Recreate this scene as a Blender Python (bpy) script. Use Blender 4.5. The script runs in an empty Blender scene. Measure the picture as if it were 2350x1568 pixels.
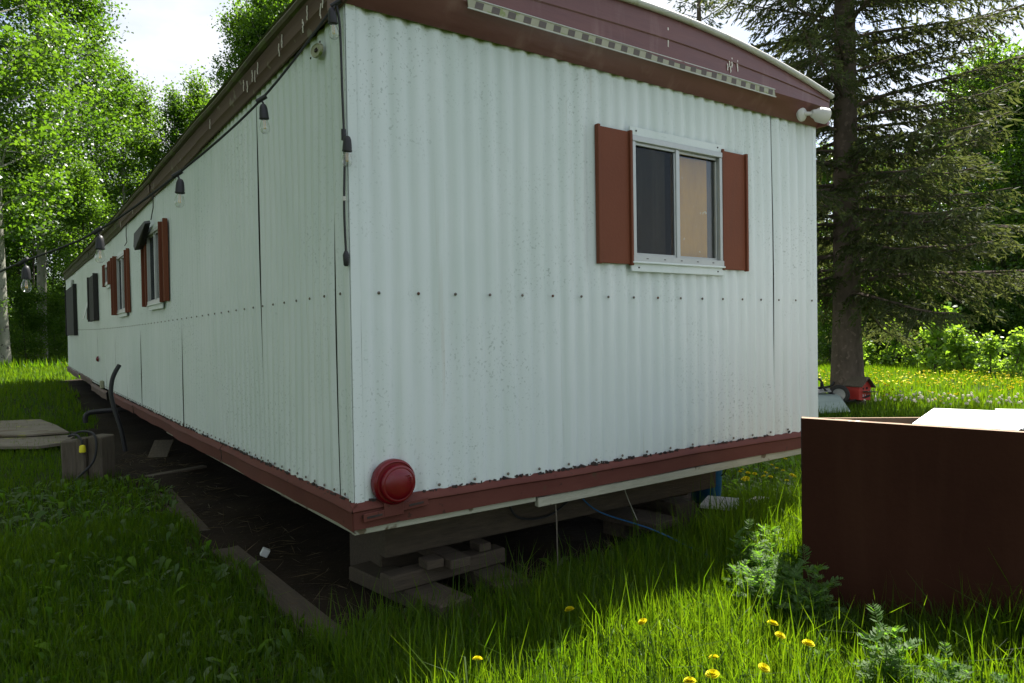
import bpy, math, random
import numpy as np
from mathutils import Vector, Matrix, Euler

# ------------------------------------------------------------------ camera, sky, sun, exposure
scn = bpy.context.scene
col = scn.collection
FPX, PITCH, ROLL, CAMH = 1636.5, 0.017, 0.0159, 1.45      # focal length in pixels of a 2350 px wide picture
cam_d = bpy.data.cameras.new("camera"); cam = bpy.data.objects.new("camera", cam_d); col.objects.link(cam)
cam_d.sensor_width = 36.0; cam_d.lens = FPX / 2350.0 * 36.0
cam_d.clip_start = 0.05; cam_d.clip_end = 2000.0
_cp, _sp = math.cos(PITCH), math.sin(PITCH)
_fw = np.array([0, _cp, -_sp]); _up0 = np.array([0, _sp, _cp]); _rt0 = np.array([1.0, 0, 0])
_rt = math.cos(ROLL) * _rt0 - math.sin(ROLL) * _up0
_up = math.sin(ROLL) * _rt0 + math.cos(ROLL) * _up0
cam.matrix_world = Matrix(((_rt[0], _up[0], -_fw[0], 0), (_rt[1], _up[1], -_fw[1], 0), (_rt[2], _up[2], -_fw[2], CAMH), (0, 0, 0, 1)))
scn.camera = cam

SUN_AZ, SUN_EL = math.radians(37.5), math.radians(58.0)
world = bpy.data.worlds.new("World"); scn.world = world; world.use_nodes = True
wn, wl = world.node_tree.nodes, world.node_tree.links
wn.clear()
w_out = wn.new("ShaderNodeOutputWorld"); w_bg = wn.new("ShaderNodeBackground"); w_bg.inputs[1].default_value = 0.064
w_sky = wn.new("ShaderNodeTexSky"); w_sky.sky_type = 'NISHITA'; w_sky.sun_disc = False
w_sky.sun_elevation = SUN_EL; w_sky.sun_rotation = SUN_AZ; w_sky.dust_density = 2.0
w_tc = wn.new("ShaderNodeTexCoord")
w_map = wn.new("ShaderNodeMapping"); w_map.inputs["Scale"].default_value = (1.0, 1.0, 2.6); w_map.inputs["Location"].default_value = (0.3, 0.1, 0.0)
w_no = wn.new("ShaderNodeTexNoise"); w_no.inputs["Scale"].default_value = 2.2; w_no.inputs["Detail"].default_value = 7.0; w_no.inputs["Roughness"].default_value = 0.55
w_rmp = wn.new("ShaderNodeValToRGB"); w_rmp.color_ramp.elements[0].position = 0.34; w_rmp.color_ramp.elements[1].position = 0.60
w_mix = wn.new("ShaderNodeMix"); w_mix.data_type = 'RGBA'; w_mix.inputs[7].default_value = (5.2, 5.3, 5.5, 1)
wl.new(w_tc.outputs["Generated"], w_map.inputs[0]); wl.new(w_map.outputs[0], w_no.inputs["Vector"])
wl.new(w_no.outputs["Fac"], w_rmp.inputs[0]); wl.new(w_rmp.outputs[0], w_mix.inputs[0])
wl.new(w_sky.outputs[0], w_mix.inputs[6]); wl.new(w_mix.outputs[2], w_bg.inputs[0]); wl.new(w_bg.outputs[0], w_out.inputs[0])

sun_d = bpy.data.lights.new("sun", 'SUN'); sun = bpy.data.objects.new("sun", sun_d); col.objects.link(sun)
sun_d.energy = 5.0; sun_d.angle = math.radians(0.53); sun_d.color = (1.0, 0.955, 0.88)
SUN = Vector((math.sin(SUN_AZ) * math.cos(SUN_EL), math.cos(SUN_AZ) * math.cos(SUN_EL), math.sin(SUN_EL)))
sun.rotation_euler = SUN.to_track_quat('Z', 'Y').to_euler(); sun.location = (10, 10, 30)

scn.view_settings.view_transform = 'Standard'; scn.view_settings.look = 'None'
scn.view_settings.exposure = 1.72; scn.view_settings.gamma = 1.0
scn.render.engine = 'CYCLES'
scn.cycles.use_denoising = True
scn.cycles.max_bounces = 8; scn.cycles.diffuse_bounces = 4; scn.cycles.transmission_bounces = 4
scn.cycles.transparent_max_bounces = 12; scn.cycles.caustics_reflective = False; scn.cycles.caustics_refractive = False

# ------------------------------------------------------------------ pixel helpers (2350 px wide picture -> direction)
def ray(x, y): return _fw + _rt * (x - 1175) / FPX + _up * (784 - y) / FPX
def on_ground(x, y, z=0.0):
    r = ray(x, y); t = (z - CAMH) / r[2]; return Vector((r[0] * t, r[1] * t, z))
def at_depth(x, y, Y):
    r = ray(x, y) * (Y / ray(x, y)[1]); return Vector((r[0], r[1], r[2] + CAMH))

# home frame: u along the end wall, v along the long wall
AZ = 0.9555
UX, UY = math.sin(AZ), math.cos(AZ)
NX, NY = -0.7201, 3.2272
HROT = math.atan2(UY, UX)
def hw(u, v, z=0.0): return Vector((NX + u * UX - v * UY, NY + u * UY + v * UX, z))
def to_uv(x, y):
    dx, dy = x - NX, y - NY
    return dx * UX + dy * UY, -dx * UY + dy * UX
ZB, ZT, HL, HWID = 0.668, 2.929, 18.8, 3.66
def sag(v): return -0.065 * math.sin(math.pi * min(max(v / HL, 0), 1))
def sstep(a, b, x):
    t = np.clip((x - a) / (b - a), 0, 1); return t * t * (3 - 2 * t)
def gz(x, y):
    x = np.asarray(x, float); y = np.asarray(y, float)
    d = np.hypot(x, y)
    w = sstep(1.0, -5.0, x) * (y > 0)
    z = w * (0.28 * sstep(9, 21, d) + 0.10 * sstep(21, 42, d))
    z = z + 0.012 * np.sin(1.7 * x + 0.4) * np.cos(1.3 * y) + 0.02 * np.sin(0.5 * x) * np.sin(0.43 * y + 1)
    return z

# ------------------------------------------------------------------ mesh helpers
class MB:
    def __init__(s): s.v = []; s.f = []
    def add(s, vs, fs):
        o = len(s.v); s.v += [tuple(p) for p in vs]; s.f += [tuple(i + o for i in f) for f in fs]; return s
    def box(s, c, size, rot=None, bev=0.0):
        hx, hy, hz = size[0] / 2, size[1] / 2, size[2] / 2
        b = min(bev, hx * .45, hy * .45, hz * .45)
        if b <= 0:
            vs = [(x * hx, y * hy, z * hz) for x in (-1, 1) for y in (-1, 1) for z in (-1, 1)]
            fs = [(0, 1, 3, 2), (4, 6, 7, 5), (0, 4, 5, 1), (2, 3, 7, 6), (0, 2, 6, 4), (1, 5, 7, 3)]
        else:
            vs = []; idx = {}
            for sx in (-1, 1):
                for sy in (-1, 1):
                    for sz in (-1, 1):
                        for ax in range(3):
                            p = [sx * (hx - b), sy * (hy - b), sz * (hz - b)]
                            p[ax] = (sx * hx, sy * hy, sz * hz)[ax]
                            idx[(sx, sy, sz, ax)] = len(vs); vs.append(tuple(p))
            fs = []
            for ax in range(3):
                a, c2 = [k for k in range(3) if k != ax]
                for sg in (-1, 1):
                    q = []
                    for (p1, p2) in ((-1, -1), (1, -1), (1, 1), (-1, 1)):
                        t = [0, 0, 0]; t[ax] = sg; t[a] = p1; t[c2] = p2
                        q.append(idx[(*t, ax)])
                    fs.append(tuple(q) if (sg == 1) != (ax == 1) else tuple(q[::-1]))
            for ax in range(3):
                a, c2 = [k for k in range(3) if k != ax]
                for p1 in (-1, 1):
                    for p2 in (-1, 1):
                        t0 = [0, 0, 0]; t0[a] = p1; t0[c2] = p2; t1 = t0[:]; t0[ax] = -1; t1[ax] = 1
                        fs.append((idx[(*t0, a)], idx[(*t1, a)], idx[(*t1, c2)], idx[(*t0, c2)]))
            for sx in (-1, 1):
                for sy in (-1, 1):
                    for sz in (-1, 1):
                        fs.append(tuple(idx[(sx, sy, sz, k)] for k in range(3)))
        if rot is not None:
            R = rot if isinstance(rot, Matrix) else Euler(rot).to_matrix()
            vs = [R @ Vector(p) for p in vs]
        c = Vector(c)
        return s.add([Vector(p) + c for p in vs], fs)
    def tube(s, pts, r, n=8, cap=True):
        pts = [Vector(p) for p in pts]; rs = r if isinstance(r, (list, tuple)) else [r] * len(pts)
        vs = []; fs = []
        t = (pts[1] - pts[0]).normalized()
        a = t.orthogonal().normalized()
        for i, p in enumerate(pts):
            t = (pts[min(i + 1, len(pts) - 1)] - pts[max(i - 1, 0)])
            t = t.normalized() if t.length > 1e-9 else Vector((0, 0, 1))
            a = (a - t * a.dot(t)); a = a.normalized() if a.length > 1e-6 else t.orthogonal().normalized()
            b = t.cross(a)
            for k in range(n):
                an = 2 * math.pi * k / n
                vs.append(p + (a * math.cos(an) + b * math.sin(an)) * rs[i])
        for i in range(len(pts) - 1):
            for k in range(n):
                k2 = (k + 1) % n
                fs.append((i * n + k, i * n + k2, (i + 1) * n + k2, (i + 1) * n + k))
        if cap:
            fs.append(tuple(range(n - 1, -1, -1))); fs.append(tuple((len(pts) - 1) * n + k for k in range(n)))
        return s.add(vs, fs)
    def lathe(s, prof, n=20, M=None):
        M = M or Matrix.Identity(4); vs = []; fs = []
        for (r, z) in prof:
            for k in range(n):
                an = 2 * math.pi * k / n
                vs.append(M @ Vector((max(r, 1e-4) * math.cos(an), max(r, 1e-4) * math.sin(an), z)))
        for i in range(len(prof) - 1):
            for k in range(n):
                k2 = (k + 1) % n
                fs.append((i * n + k, i * n + k2, (i + 1) * n + k2, (i + 1) * n + k))
        fs.append(tuple(range(n - 1, -1, -1))); fs.append(tuple((len(prof) - 1) * n + k for k in range(n)))
        return s.add(vs, fs)
    def prism(s, poly, d0, d1, M=None):
        """poly in (x, z), extruded along y from d0 to d1"""
        M = M or Matrix.Identity(4); n = len(poly)
        vs = [M @ Vector((x, d0, z)) for x, z in poly] + [M @ Vector((x, d1, z)) for x, z in poly]
        fs = [tuple(range(n)), tuple(range(2 * n - 1, n - 1, -1))]
        fs += [(i, i + n, (i + 1) % n + n, (i + 1) % n) for i in range(n)]
        return s.add(vs, fs)
    def mesh(s, name, m, smooth=False):
        me = bpy.data.meshes.new(name); me.from_pydata(s.v, [], s.f); me.validate()
        if m: me.materials.append(m)
        if smooth:
            me.polygons.foreach_set("use_smooth", [True] * len(me.polygons))
            try: me.set_sharp_from_angle(angle=math.radians(40))
            except Exception: pass
        me.update(); return me
    def build(s, name, m, parent=None, smooth=False, loc=None):
        o = bpy.data.objects.new(name, s.mesh(name, m, smooth)); col.objects.link(o)
        if parent is not None: o.parent = parent
        if loc is not None: o.location = loc
        return o

def place(name, me, parent=None, loc=(0, 0, 0), rot=(0, 0, 0), sc=1.0):
    o = bpy.data.objects.new(name, me); col.objects.link(o); o.parent = parent
    o.location = loc; o.rotation_euler = rot; o.scale = (sc, sc, sc) if not isinstance(sc, (tuple, list)) else sc
    return o
def tag(o, label=None, cat=None, group=None, kind=None):
    if label: o["label"] = label
    if cat: o["category"] = cat
    if group: o["group"] = group
    if kind: o["kind"] = kind
    return o
def thing(name, label, cat, loc=(0, 0, 0), rotz=0.0, group=None, rot=None, sc=1.0):
    o = bpy.data.objects.new(name, None); col.objects.link(o); o.empty_display_size = 0.1
    o.location = loc; o.rotation_euler = rot if rot else (0, 0, rotz); o.scale = (sc, sc, sc)
    return tag(o, label, cat, group)
def poly_mesh(name, V, k, m, attr=None, smooth=False):
    """V: (n, k, 3) array of separate k-gons"""
    n = V.shape[0]; me = bpy.data.meshes.new(name)
    me.vertices.add(n * k); me.vertices.foreach_set("co", np.ascontiguousarray(V, dtype=np.float32).ravel())
    me.loops.add(n * k); me.loops.foreach_set("vertex_index", np.arange(n * k, dtype=np.int32))
    me.polygons.add(n); me.polygons.foreach_set("loop_start", np.arange(0, n * k, k, dtype=np.int32))
    me.update(calc_edges=True)
    if attr is not None:
        a = me.attributes.new("tint", 'FLOAT', 'POINT'); a.data.foreach_set("value", np.repeat(attr.astype(np.float32), k))
    me.materials.append(m); me.update(); return me
def indexed_mesh(name, V, F, m, attr=None):
    me = bpy.data.meshes.new(name); n = len(V); k = F.shape[1]
    me.vertices.add(n); me.vertices.foreach_set("co", np.ascontiguousarray(V, dtype=np.float32).ravel())
    me.loops.add(F.size); me.loops.foreach_set("vertex_index", F.astype(np.int32).ravel())
    me.polygons.add(len(F)); me.polygons.foreach_set("loop_start", np.arange(0, F.size, k, dtype=np.int32))
    me.update(calc_edges=True)
    if attr is not None:
        a = me.attributes.new("tint", 'FLOAT', 'POINT'); a.data.foreach_set("value", attr.astype(np.float32))
    me.materials.append(m); me.update(); return me

# ------------------------------------------------------------------ materials
def _nt(name):
    m = bpy.data.materials.new(name); m.use_nodes = True; nt = m.node_tree; nt.nodes.clear()
    out = nt.nodes.new("ShaderNodeOutputMaterial"); return m, nt, out
def N(nt, t, **kw):
    n = nt.nodes.new(t)
    for k, v in kw.items():
        if k in n.inputs: n.inputs[k].default_value = v
        else: setattr(n, k, v)
    return n
def rgba(c): return (c[0], c[1], c[2], 1.0)
def mixc(nt, fac, a, b, blend='MIX'):
    m = nt.nodes.new("ShaderNodeMix"); m.data_type = 'RGBA'; m.blend_type = blend
    for s, val in ((0, fac), (6, a), (7, b)):
        if isinstance(val, (tuple, list)): m.inputs[s].default_value = rgba(val)
        elif isinstance(val, (int, float)): m.inputs[s].default_value = val
        else: nt.links.new(val, m.inputs[s])
    return m.outputs[2]
def ramp(nt, src, p0, p1, c0=(0, 0, 0), c1=(1, 1, 1)):
    r = nt.nodes.new("ShaderNodeValToRGB"); e = r.color_ramp.elements
    e[0].position = p0; e[1].position = p1; e[0].color = rgba(c0); e[1].color = rgba(c1)
    nt.links.new(src, r.inputs[0]); return r.outputs[0]
def noise(nt, scale, detail=4.0, rough=0.6, stretch=(1, 1, 1), loc=(0, 0, 0)):
    tc = nt.nodes.new("ShaderNodeTexCoord"); mp = nt.nodes.new("ShaderNodeMapping")
    mp.inputs["Scale"].default_value = stretch; mp.inputs["Location"].default_value = loc
    n = nt.nodes.new("ShaderNodeTexNoise"); n.inputs["Scale"].default_value = scale
    n.inputs["Detail"].default_value = detail; n.inputs["Roughness"].default_value = rough
    nt.links.new(tc.outputs["Object"], mp.inputs[0]); nt.links.new(mp.outputs[0], n.inputs["Vector"])
    return n.outputs["Fac"]
def surf(name, c0, c1, scale=8.0, stretch=(1, 1, 1), rough=0.6, metal=0.0, bump=0.0, bscale=None, spots=None, spec=0.4, streak=None):
    """two-tone noisy paint / wood / metal, with optional spots = (colour, scale, threshold)"""
    m, nt, out = _nt(name); b = nt.nodes.new("ShaderNodeBsdfPrincipled")
    f = noise(nt, scale, 5.0, 0.6, stretch)
    c = mixc(nt, ramp(nt, f, 0.3, 0.7), c0, c1)
    if streak:
        sc_, st_, colr, lo, hi, amt = streak
        c = mixc(nt, ramp(nt, noise(nt, sc_, 4.0, 0.6, st_, (3, 1, 7)), lo, hi, (0, 0, 0), (amt,) * 3), c, colr)
    if spots:
        for colr, sc_, th in (spots if isinstance(spots[0][0], (tuple, list)) else [spots]):
            c = mixc(nt, ramp(nt, noise(nt, sc_, 3.0, 0.5, (1, 1, 1), (5, 2, 1)), th, th + 0.05), c, colr)
    nt.links.new(c, b.inputs["Base Color"])
    rr = nt.nodes.new("ShaderNodeMapRange"); rr.inputs[3].default_value = max(rough - .12, .02); rr.inputs[4].default_value = min(rough + .12, 1)
    nt.links.new(f, rr.inputs[0]); nt.links.new(rr.outputs[0], b.inputs["Roughness"])
    b.inputs["Metallic"].default_value = metal; b.inputs["Specular IOR Level"].default_value = spec
    if bump > 0:
        bp = nt.nodes.new("ShaderNodeBump"); bp.inputs["Strength"].default_value = min(1.0, bump); bp.inputs["Distance"].default_value = 0.01
        nt.links.new(noise(nt, bscale or scale * 4, 5.0, 0.6, stretch), bp.inputs["Height"]); nt.links.new(bp.outputs[0], b.inputs["Normal"])
    nt.links.new(b.outputs[0], out.inputs[0]); return m
def leafmat(name, cd, ct, cd2, ct2, tmix=0.5, rough=0.45, sheen=0.25):
    """thin leaf: reflecting and transmitting light, tint per leaf and per plant"""
    m, nt, out = _nt(name)
    at = N(nt, "ShaderNodeAttribute", attribute_name="tint"); oi = nt.nodes.new("ShaderNodeObjectInfo")
    ad = N(nt, "ShaderNodeMath", operation='MULTIPLY_ADD'); ad.inputs[1].default_value = 0.35; nt.links.new(oi.outputs["Random"], ad.inputs[0])
    sb = N(nt, "ShaderNodeMath", operation='SUBTRACT'); nt.links.new(at.outputs["Fac"], sb.inputs[0]); sb.inputs[1].default_value = 0.17
    nt.links.new(sb.outputs[0], ad.inputs[2]); cl = N(nt, "ShaderNodeClamp"); nt.links.new(ad.outputs[0], cl.inputs[0])
    c1 = mixc(nt, cl.outputs[0], cd, cd2); c2 = mixc(nt, cl.outputs[0], ct, ct2)
    p = nt.nodes.new("ShaderNodeBsdfPrincipled"); nt.links.new(c1, p.inputs["Base Color"])
    p.inputs["Roughness"].default_value = rough; p.inputs["Specular IOR Level"].default_value = sheen
    t = nt.nodes.new("ShaderNodeBsdfTranslucent"); nt.links.new(c2, t.inputs["Color"])
    mx = nt.nodes.new("ShaderNodeMixShader"); mx.inputs[0].default_value = tmix
    nt.links.new(p.outputs[0], mx.inputs[1]); nt.links.new(t.outputs[0], mx.inputs[2]); nt.links.new(mx.outputs[0], out.inputs[0]); return m

def siding_mat():
    m, nt, out = _nt("siding_paint"); b = nt.nodes.new("ShaderNodeBsdfPrincipled")
    c = mixc(nt, ramp(nt, noise(nt, 1.3, 4, .6, (1, 1, .5)), .3, .7), (0.60, 0.658, 0.65), (0.655, 0.70, 0.695))
    c = mixc(nt, ramp(nt, noise(nt, 5.0, 4, .6, (3, 3, .12)), .45, .75, (0, 0, 0), (.3,) * 3), c, (0.42, 0.52, 0.45))     # rain streaks
    blotch = ramp(nt, noise(nt, 1.1, 4, .65, (1, 1, 1), (4, 9, 2)), .46, .62)
    dots = ramp(nt, noise(nt, 70.0, 2, .5), .61, .66)
    mu = N(nt, "ShaderNodeMath", operation='MULTIPLY'); nt.links.new(blotch, mu.inputs[0]); nt.links.new(dots, mu.inputs[1])
    mu2 = N(nt, "ShaderNodeMath", operation='MULTIPLY'); nt.links.new(mu.outputs[0], mu2.inputs[0]); mu2.inputs[1].default_value = .5
    c = mixc(nt, mu2.outputs[0], c, (0.15, 0.20, 0.17))
    c = mixc(nt, ramp(nt, noise(nt, 3.0, 3, .6, (7, 7, .25), (8, 3, 1)), .66, .80, (0, 0, 0), (.35,) * 3), c, (0.34, 0.27, 0.16))     # rusty runs
    c = mixc(nt, ramp(nt, noise(nt, .55, 4, .6, (1, 1, 1), (2, 5, 8)), .42, .68, (0, 0, 0), (.36,) * 3), c, (0.48, 0.57, 0.52))   # green film in broad patches                                                                # mildew specks
    # algae along the top edge under the eave
    tc = nt.nodes.new("ShaderNodeTexCoord"); sp = nt.nodes.new("ShaderNodeSeparateXYZ"); nt.links.new(tc.outputs["Object"], sp.inputs[0])
    nz = noise(nt, 18, 3, .6); ad = N(nt, "ShaderNodeMath", operation='MULTIPLY_ADD'); nt.links.new(nz, ad.inputs[0]); ad.inputs[1].default_value = .05
    nt.links.new(sp.outputs[2], ad.inputs[2])
    c = mixc(nt, ramp_range(nt, ad.outputs[0], ZT - .005, ZT + .02), c, (0.20, 0.24, 0.05))
    nt.links.new(c, b.inputs["Base Color"]); b.inputs["Roughness"].default_value = .42; b.inputs["Specular IOR Level"].default_value = .35
    bp = nt.nodes.new("ShaderNodeBump"); bp.inputs["Strength"].default_value = .25; bp.inputs["Distance"].default_value = .012
    nt.links.new(noise(nt, 2.6, 3, .5, (1, 1, .35)), bp.inputs["Height"]); nt.links.new(bp.outputs[0], b.inputs["Normal"])
    nt.links.new(b.outputs[0], out.inputs[0]); return m
def ramp_range(nt, src, lo, hi):
    r = nt.nodes.new("ShaderNodeMapRange"); r.inputs[1].default_value = lo; r.inputs[2].default_value = hi
    nt.links.new(src, r.inputs[0]); return r.outputs[0]
def glass_mat(name, tint=(1, 1, 1), refl=1.0, rough=0.0):
    m, nt, out = _nt(name); t = N(nt, "ShaderNodeBsdfTransparent"); t.inputs[0].default_value = rgba(tint)
    g = nt.nodes.new("ShaderNodeBsdfGlossy"); g.inputs["Roughness"].default_value = rough
    lw = nt.nodes.new("ShaderNodeLayerWeight"); lw.inputs[0].default_value = .5
    pw = N(nt, "ShaderNodeMath", operation='POWER'); nt.links.new(lw.outputs["Facing"], pw.inputs[0]); pw.inputs[1].default_value = 4.0
    mu = N(nt, "ShaderNodeMath", operation='MULTIPLY_ADD'); nt.links.new(pw.outputs[0], mu.inputs[0]); mu.inputs[1].default_value = .75 * refl; mu.inputs[2].default_value = .06 * refl
    mx = nt.nodes.new("ShaderNodeMixShader"); nt.links.new(mu.outputs[0], mx.inputs[0])
    nt.links.new(t.outputs[0], mx.inputs[1]); nt.links.new(g.outputs[0], mx.inputs[2]); nt.links.new(mx.outputs[0], out.inputs[0]); return m
def screen_mat():
    m, nt, out = _nt("insect_screen"); t = N(nt, "ShaderNodeBsdfTransparent"); t.inputs[0].default_value = (1, 1, 1, 1)
    d = N(nt, "ShaderNodeBsdfDiffuse"); d.inputs[0].default_value = (0.04, 0.045, 0.055, 1)
    mx = nt.nodes.new("ShaderNodeMixShader"); mx.inputs[0].default_value = .42
    nt.links.new(t.outputs[0], mx.inputs[1]); nt.links.new(d.outputs[0], mx.inputs[2]); nt.links.new(mx.outputs[0], out.inputs[0]); return m

M = {}
M['siding'] = siding_mat()
M['fascia'] = surf("fascia_paint", (0.115, 0.040, 0.036), (0.15, 0.058, 0.051), 3.0, (1, 1, 6), .42, bump=.12, bscale=9, spec=.45, streak=(7, (1, 1, .15), (.26, .15, .13), .55, .75, .5))
M['fascia_old'] = surf("weathered_fascia", (0.075, 0.036, 0.026), (0.115, 0.07, 0.05), 3.0, (3, .35, 3), .7, bump=.25, spots=((0.17, 0.14, 0.105), 9.0, .63))
M['moss_rail'] = surf("mossy_gutter_rail", (0.055, 0.046, 0.026), (0.10, 0.084, 0.05), 5.0, (3, .4, 3), .85, bump=.4, spots=((0.085, 0.10, 0.03), 7, .55))
M['rail'] = surf("skirt_rail_paint", (0.092, 0.026, 0.020), (0.125, 0.043, 0.032), 3.5, (1, 1, 2), .7, spec=.2, bump=.2, spots=[((0.075, 0.05, 0.03), 6.0, .70), ((0.05, 0.022, 0.015), 26.0, .68)])
M['shutter'] = surf("shutter_paint", (0.145, 0.043, 0.020), (0.17, 0.055, 0.028), 2.0, rough=.62, bump=.12, bscale=60, spec=.2, streak=(6, (2, 2, .2), (.12, .05, .03), .5, .75, .6), spots=((.30, .22, .16), 30, .74))
M['roof'] = surf("roof_metal", (0.42, 0.42, 0.38), (0.5, 0.5, 0.465), 3.0, rough=.45, metal=.1, bump=.1, spots=((.36, .36, .27), 8, .6))
M['white_trim'] = surf("white_trim", (0.52, 0.55, 0.52), (0.6, 0.62, 0.59), 5.0, rough=.4, spots=((.42, .48, .30), 9, .66))
M['alu'] = surf("aluminium_frame", (0.38, 0.40, 0.39), (0.46, 0.48, 0.465), 8.0, rough=.38, metal=.35)
M['cream'] = surf("cream_plastic", (0.26, 0.26, 0.17), (0.32, 0.32, 0.22), 9.0, rough=.5, spots=((.20, .24, .08), 22, .6))
M['white_plastic'] = surf("white_plastic", (0.45, 0.45, 0.41), (0.52, 0.52, 0.48), 9.0, rough=.4)
M['dark'] = surf("dark_void", (0.012, 0.012, 0.012), (0.02, 0.02, 0.018), 5.0, rough=.9)
M['slot'] = surf("slot_shadow", (0.10, 0.085, 0.08), (0.13, 0.11, 0.10), 9.0, rough=.9)
M['black'] = surf("black_rubber", (0.012, 0.012, 0.014), (0.02, 0.02, 0.023), 20.0, rough=.5, bump=.05)
M['black_plastic'] = surf("black_board", (0.016, 0.017, 0.02), (0.028, 0.028, 0.03), 5.0, rough=.55)
M['board_dark'] = surf("dark_window_cover", (0.022, 0.021, 0.022), (0.035, 0.033, 0.032), 3.0, (1, 1, .3), .8)
M['curtain'] = surf("gold_curtain", (0.40, 0.175, 0.012), (0.50, 0.24, 0.025), 6.0, (2, 2, .6), .8, bump=.2, spots=((.55, .42, .22), 24, .68))
M['curtain2'] = surf("grey_curtain", (0.26, 0.19, 0.12), (0.40, 0.31, 0.21), 4.0, (5, 5, .3), .8)
M['blind'] = surf("pale_blind", (0.42, 0.42, 0.40), (0.5, 0.5, 0.47), 4.0, (1, 1, 20), .7)
M['room'] = surf("room_wall", (0.10, 0.085, 0.065), (0.13, 0.11, 0.085), 4.0, rough=.9)
M['glass'] = glass_mat("window_glass", (.93, .96, .95), 1.0)
M['bulb'] = glass_mat("bulb_glass", (.93, .94, .93), 2.2, .06)
M['filament'] = surf("filament", (.55, .33, .08), (.65, .42, .12), 10, rough=.4)
M['screen'] = screen_mat()
M['steel'] = surf("galvanised_screw", (0.10, 0.09, 0.08), (0.2, 0.17, 0.13), 30, rough=.5, metal=.5)
M['rust'] = surf("rusty_screw", (0.07, 0.03, 0.02), (0.14, 0.06, 0.03), 30, rough=.8)
M['tar'] = surf("old_sealant", (0.02, 0.016, 0.015), (0.05, 0.035, 0.03), 30, rough=.8)
M['dropping'] = surf("bird_dropping", (0.62, 0.56, 0.50), (0.74, 0.7, 0.65), 30, rough=.8)
M['oldwood'] = surf("weathered_wood", (0.045, 0.034, 0.022), (0.085, 0.065, 0.043), 5.0, (1.2, 9, 9), .85, bump=.5, bscale=16, streak=(6, (1, 10, 10), (.05, .04, .028), .5, .68, .8))
M['greywood'] = surf("grey_wood", (0.075, 0.06, 0.043), (0.13, 0.108, 0.08), 5.0, (9, 9, 1.0), .9, bump=.6, bscale=14, streak=(6, (10, 10, 1), (.10, .085, .07), .5, .66, .8))
M['palewood'] = surf("peeling_white_board", (0.30, 0.30, 0.23), (0.40, 0.39, 0.31), 6.0, (1, 6, 6), .8, bump=.4, spots=[((.13, .10, .06), 10, .62), ((.30, .17, .06), 4, .67)])
M['plywood'] = surf("weathered_plywood", (0.13, 0.105, 0.075), (0.21, 0.185, 0.15), 2.2, (1, 2.5, 1), .9, bump=.6, bscale=9, spots=[((.13, .10, .065), 3.2, .56), ((.22, .21, .08), 5, .62)])
M['bin'] = surf("brown_bin_paint", (0.028, 0.0098, 0.0055), (0.038, 0.0145, 0.008), 2.0, rough=.85, spec=.08, bump=.15, bscale=40, spots=((.075, .07, .025), 3.4, .72), streak=(5, (1, 1, .1), (.046, .02, .011), .5, .75, .6))
M['bin_in'] = surf("bin_inside_wood", (0.22, 0.14, 0.085), (0.33, 0.22, 0.14), 4.0, (1, 1, .3), .8, bump=.3, spots=((.5, .48, .47), 18, .68))
M['white_board'] = surf("white_sheet", (0.80, 0.80, 0.80), (0.84, 0.84, 0.83), 2.0, rough=.6)
M['red_lens'] = surf("red_lens", (0.10, 0.001, 0.006), (0.15, 0.0015, 0.008), 3.0, rough=.28, spec=.45)
M['red_paint'] = surf("red_paint", (0.40, 0.028, 0.022), (0.50, 0.04, 0.03), 6.0, rough=.55)
M['blue'] = surf("blue_plastic", (0.008, 0.07, 0.18), (0.013, 0.10, 0.23), 4, rough=.35)
M['yellow'] = surf("yellow_plug", (0.70, 0.62, 0.02), (0.78, 0.70, 0.03), 9, rough=.4)
M['tintsheet'] = surf("green_grey_panel", (0.30, 0.38, 0.36), (0.40, 0.48, 0.45), 3.0, (1, 6, 1), .35, bump=.1)
M['rubber'] = surf("tyre_rubber", (0.018, 0.018, 0.018), (0.035, 0.033, 0.03), 12, rough=.8, bump=.2)
M['rim'] = surf("grey_rim", (0.25, 0.25, 0.25), (0.36, 0.36, 0.35), 12, rough=.5, metal=.5)
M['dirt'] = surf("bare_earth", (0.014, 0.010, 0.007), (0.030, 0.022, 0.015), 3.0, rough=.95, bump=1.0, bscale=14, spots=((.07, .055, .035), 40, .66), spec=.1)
M['straw'] = leafmat("dry_straw", (0.14, 0.105, 0.055), (0.12, 0.09, 0.05), (0.09, 0.068, 0.036), (0.09, 0.068, 0.036), .25)
def ground_mat():
    m, nt, out = _nt("lawn_soil"); b = nt.nodes.new("ShaderNodeBsdfPrincipled")
    c = mixc(nt, ramp(nt, noise(nt, .35, 6, .65), .35, .65), (0.022, 0.042, 0.009), (0.036, 0.06, 0.012))
    c = mixc(nt, ramp(nt, noise(nt, 6, 5, .7), .5, .72), c, (0.045, 0.036, 0.02))
    nt.links.new(c, b.inputs["Base Color"]); b.inputs["Roughness"].default_value = .95; b.inputs["Specular IOR Level"].default_value = .1
    bp = nt.nodes.new("ShaderNodeBump"); bp.inputs["Distance"].default_value = .05; nt.links.new(noise(nt, 14, 5, .7), bp.inputs["Height"]); nt.links.new(bp.outputs[0], b.inputs["Normal"])
    nt.links.new(b.outputs[0], out.inputs[0]); return m
M['ground'] = ground_mat()
M['grass'] = leafmat("grass_blade", (0.014, 0.043, 0.003), (0.115, 0.28, 0.003), (0.042, 0.076, 0.007), (0.23, 0.36, 0.007), .48, .45, .2)
M['weedleaf'] = leafmat("broad_leaf", (0.035, 0.085, 0.015), (0.13, 0.32, 0.012), (0.085, 0.125, 0.045), (0.2, 0.36, 0.03), .45, .45, .3)
M['ferny'] = leafmat("silvery_weed_leaf", (0.045, 0.10, 0.022), (0.14, 0.33, 0.012), (0.12, 0.18, 0.07), (0.21, 0.40, 0.03), .5, .6, .22)
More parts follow.
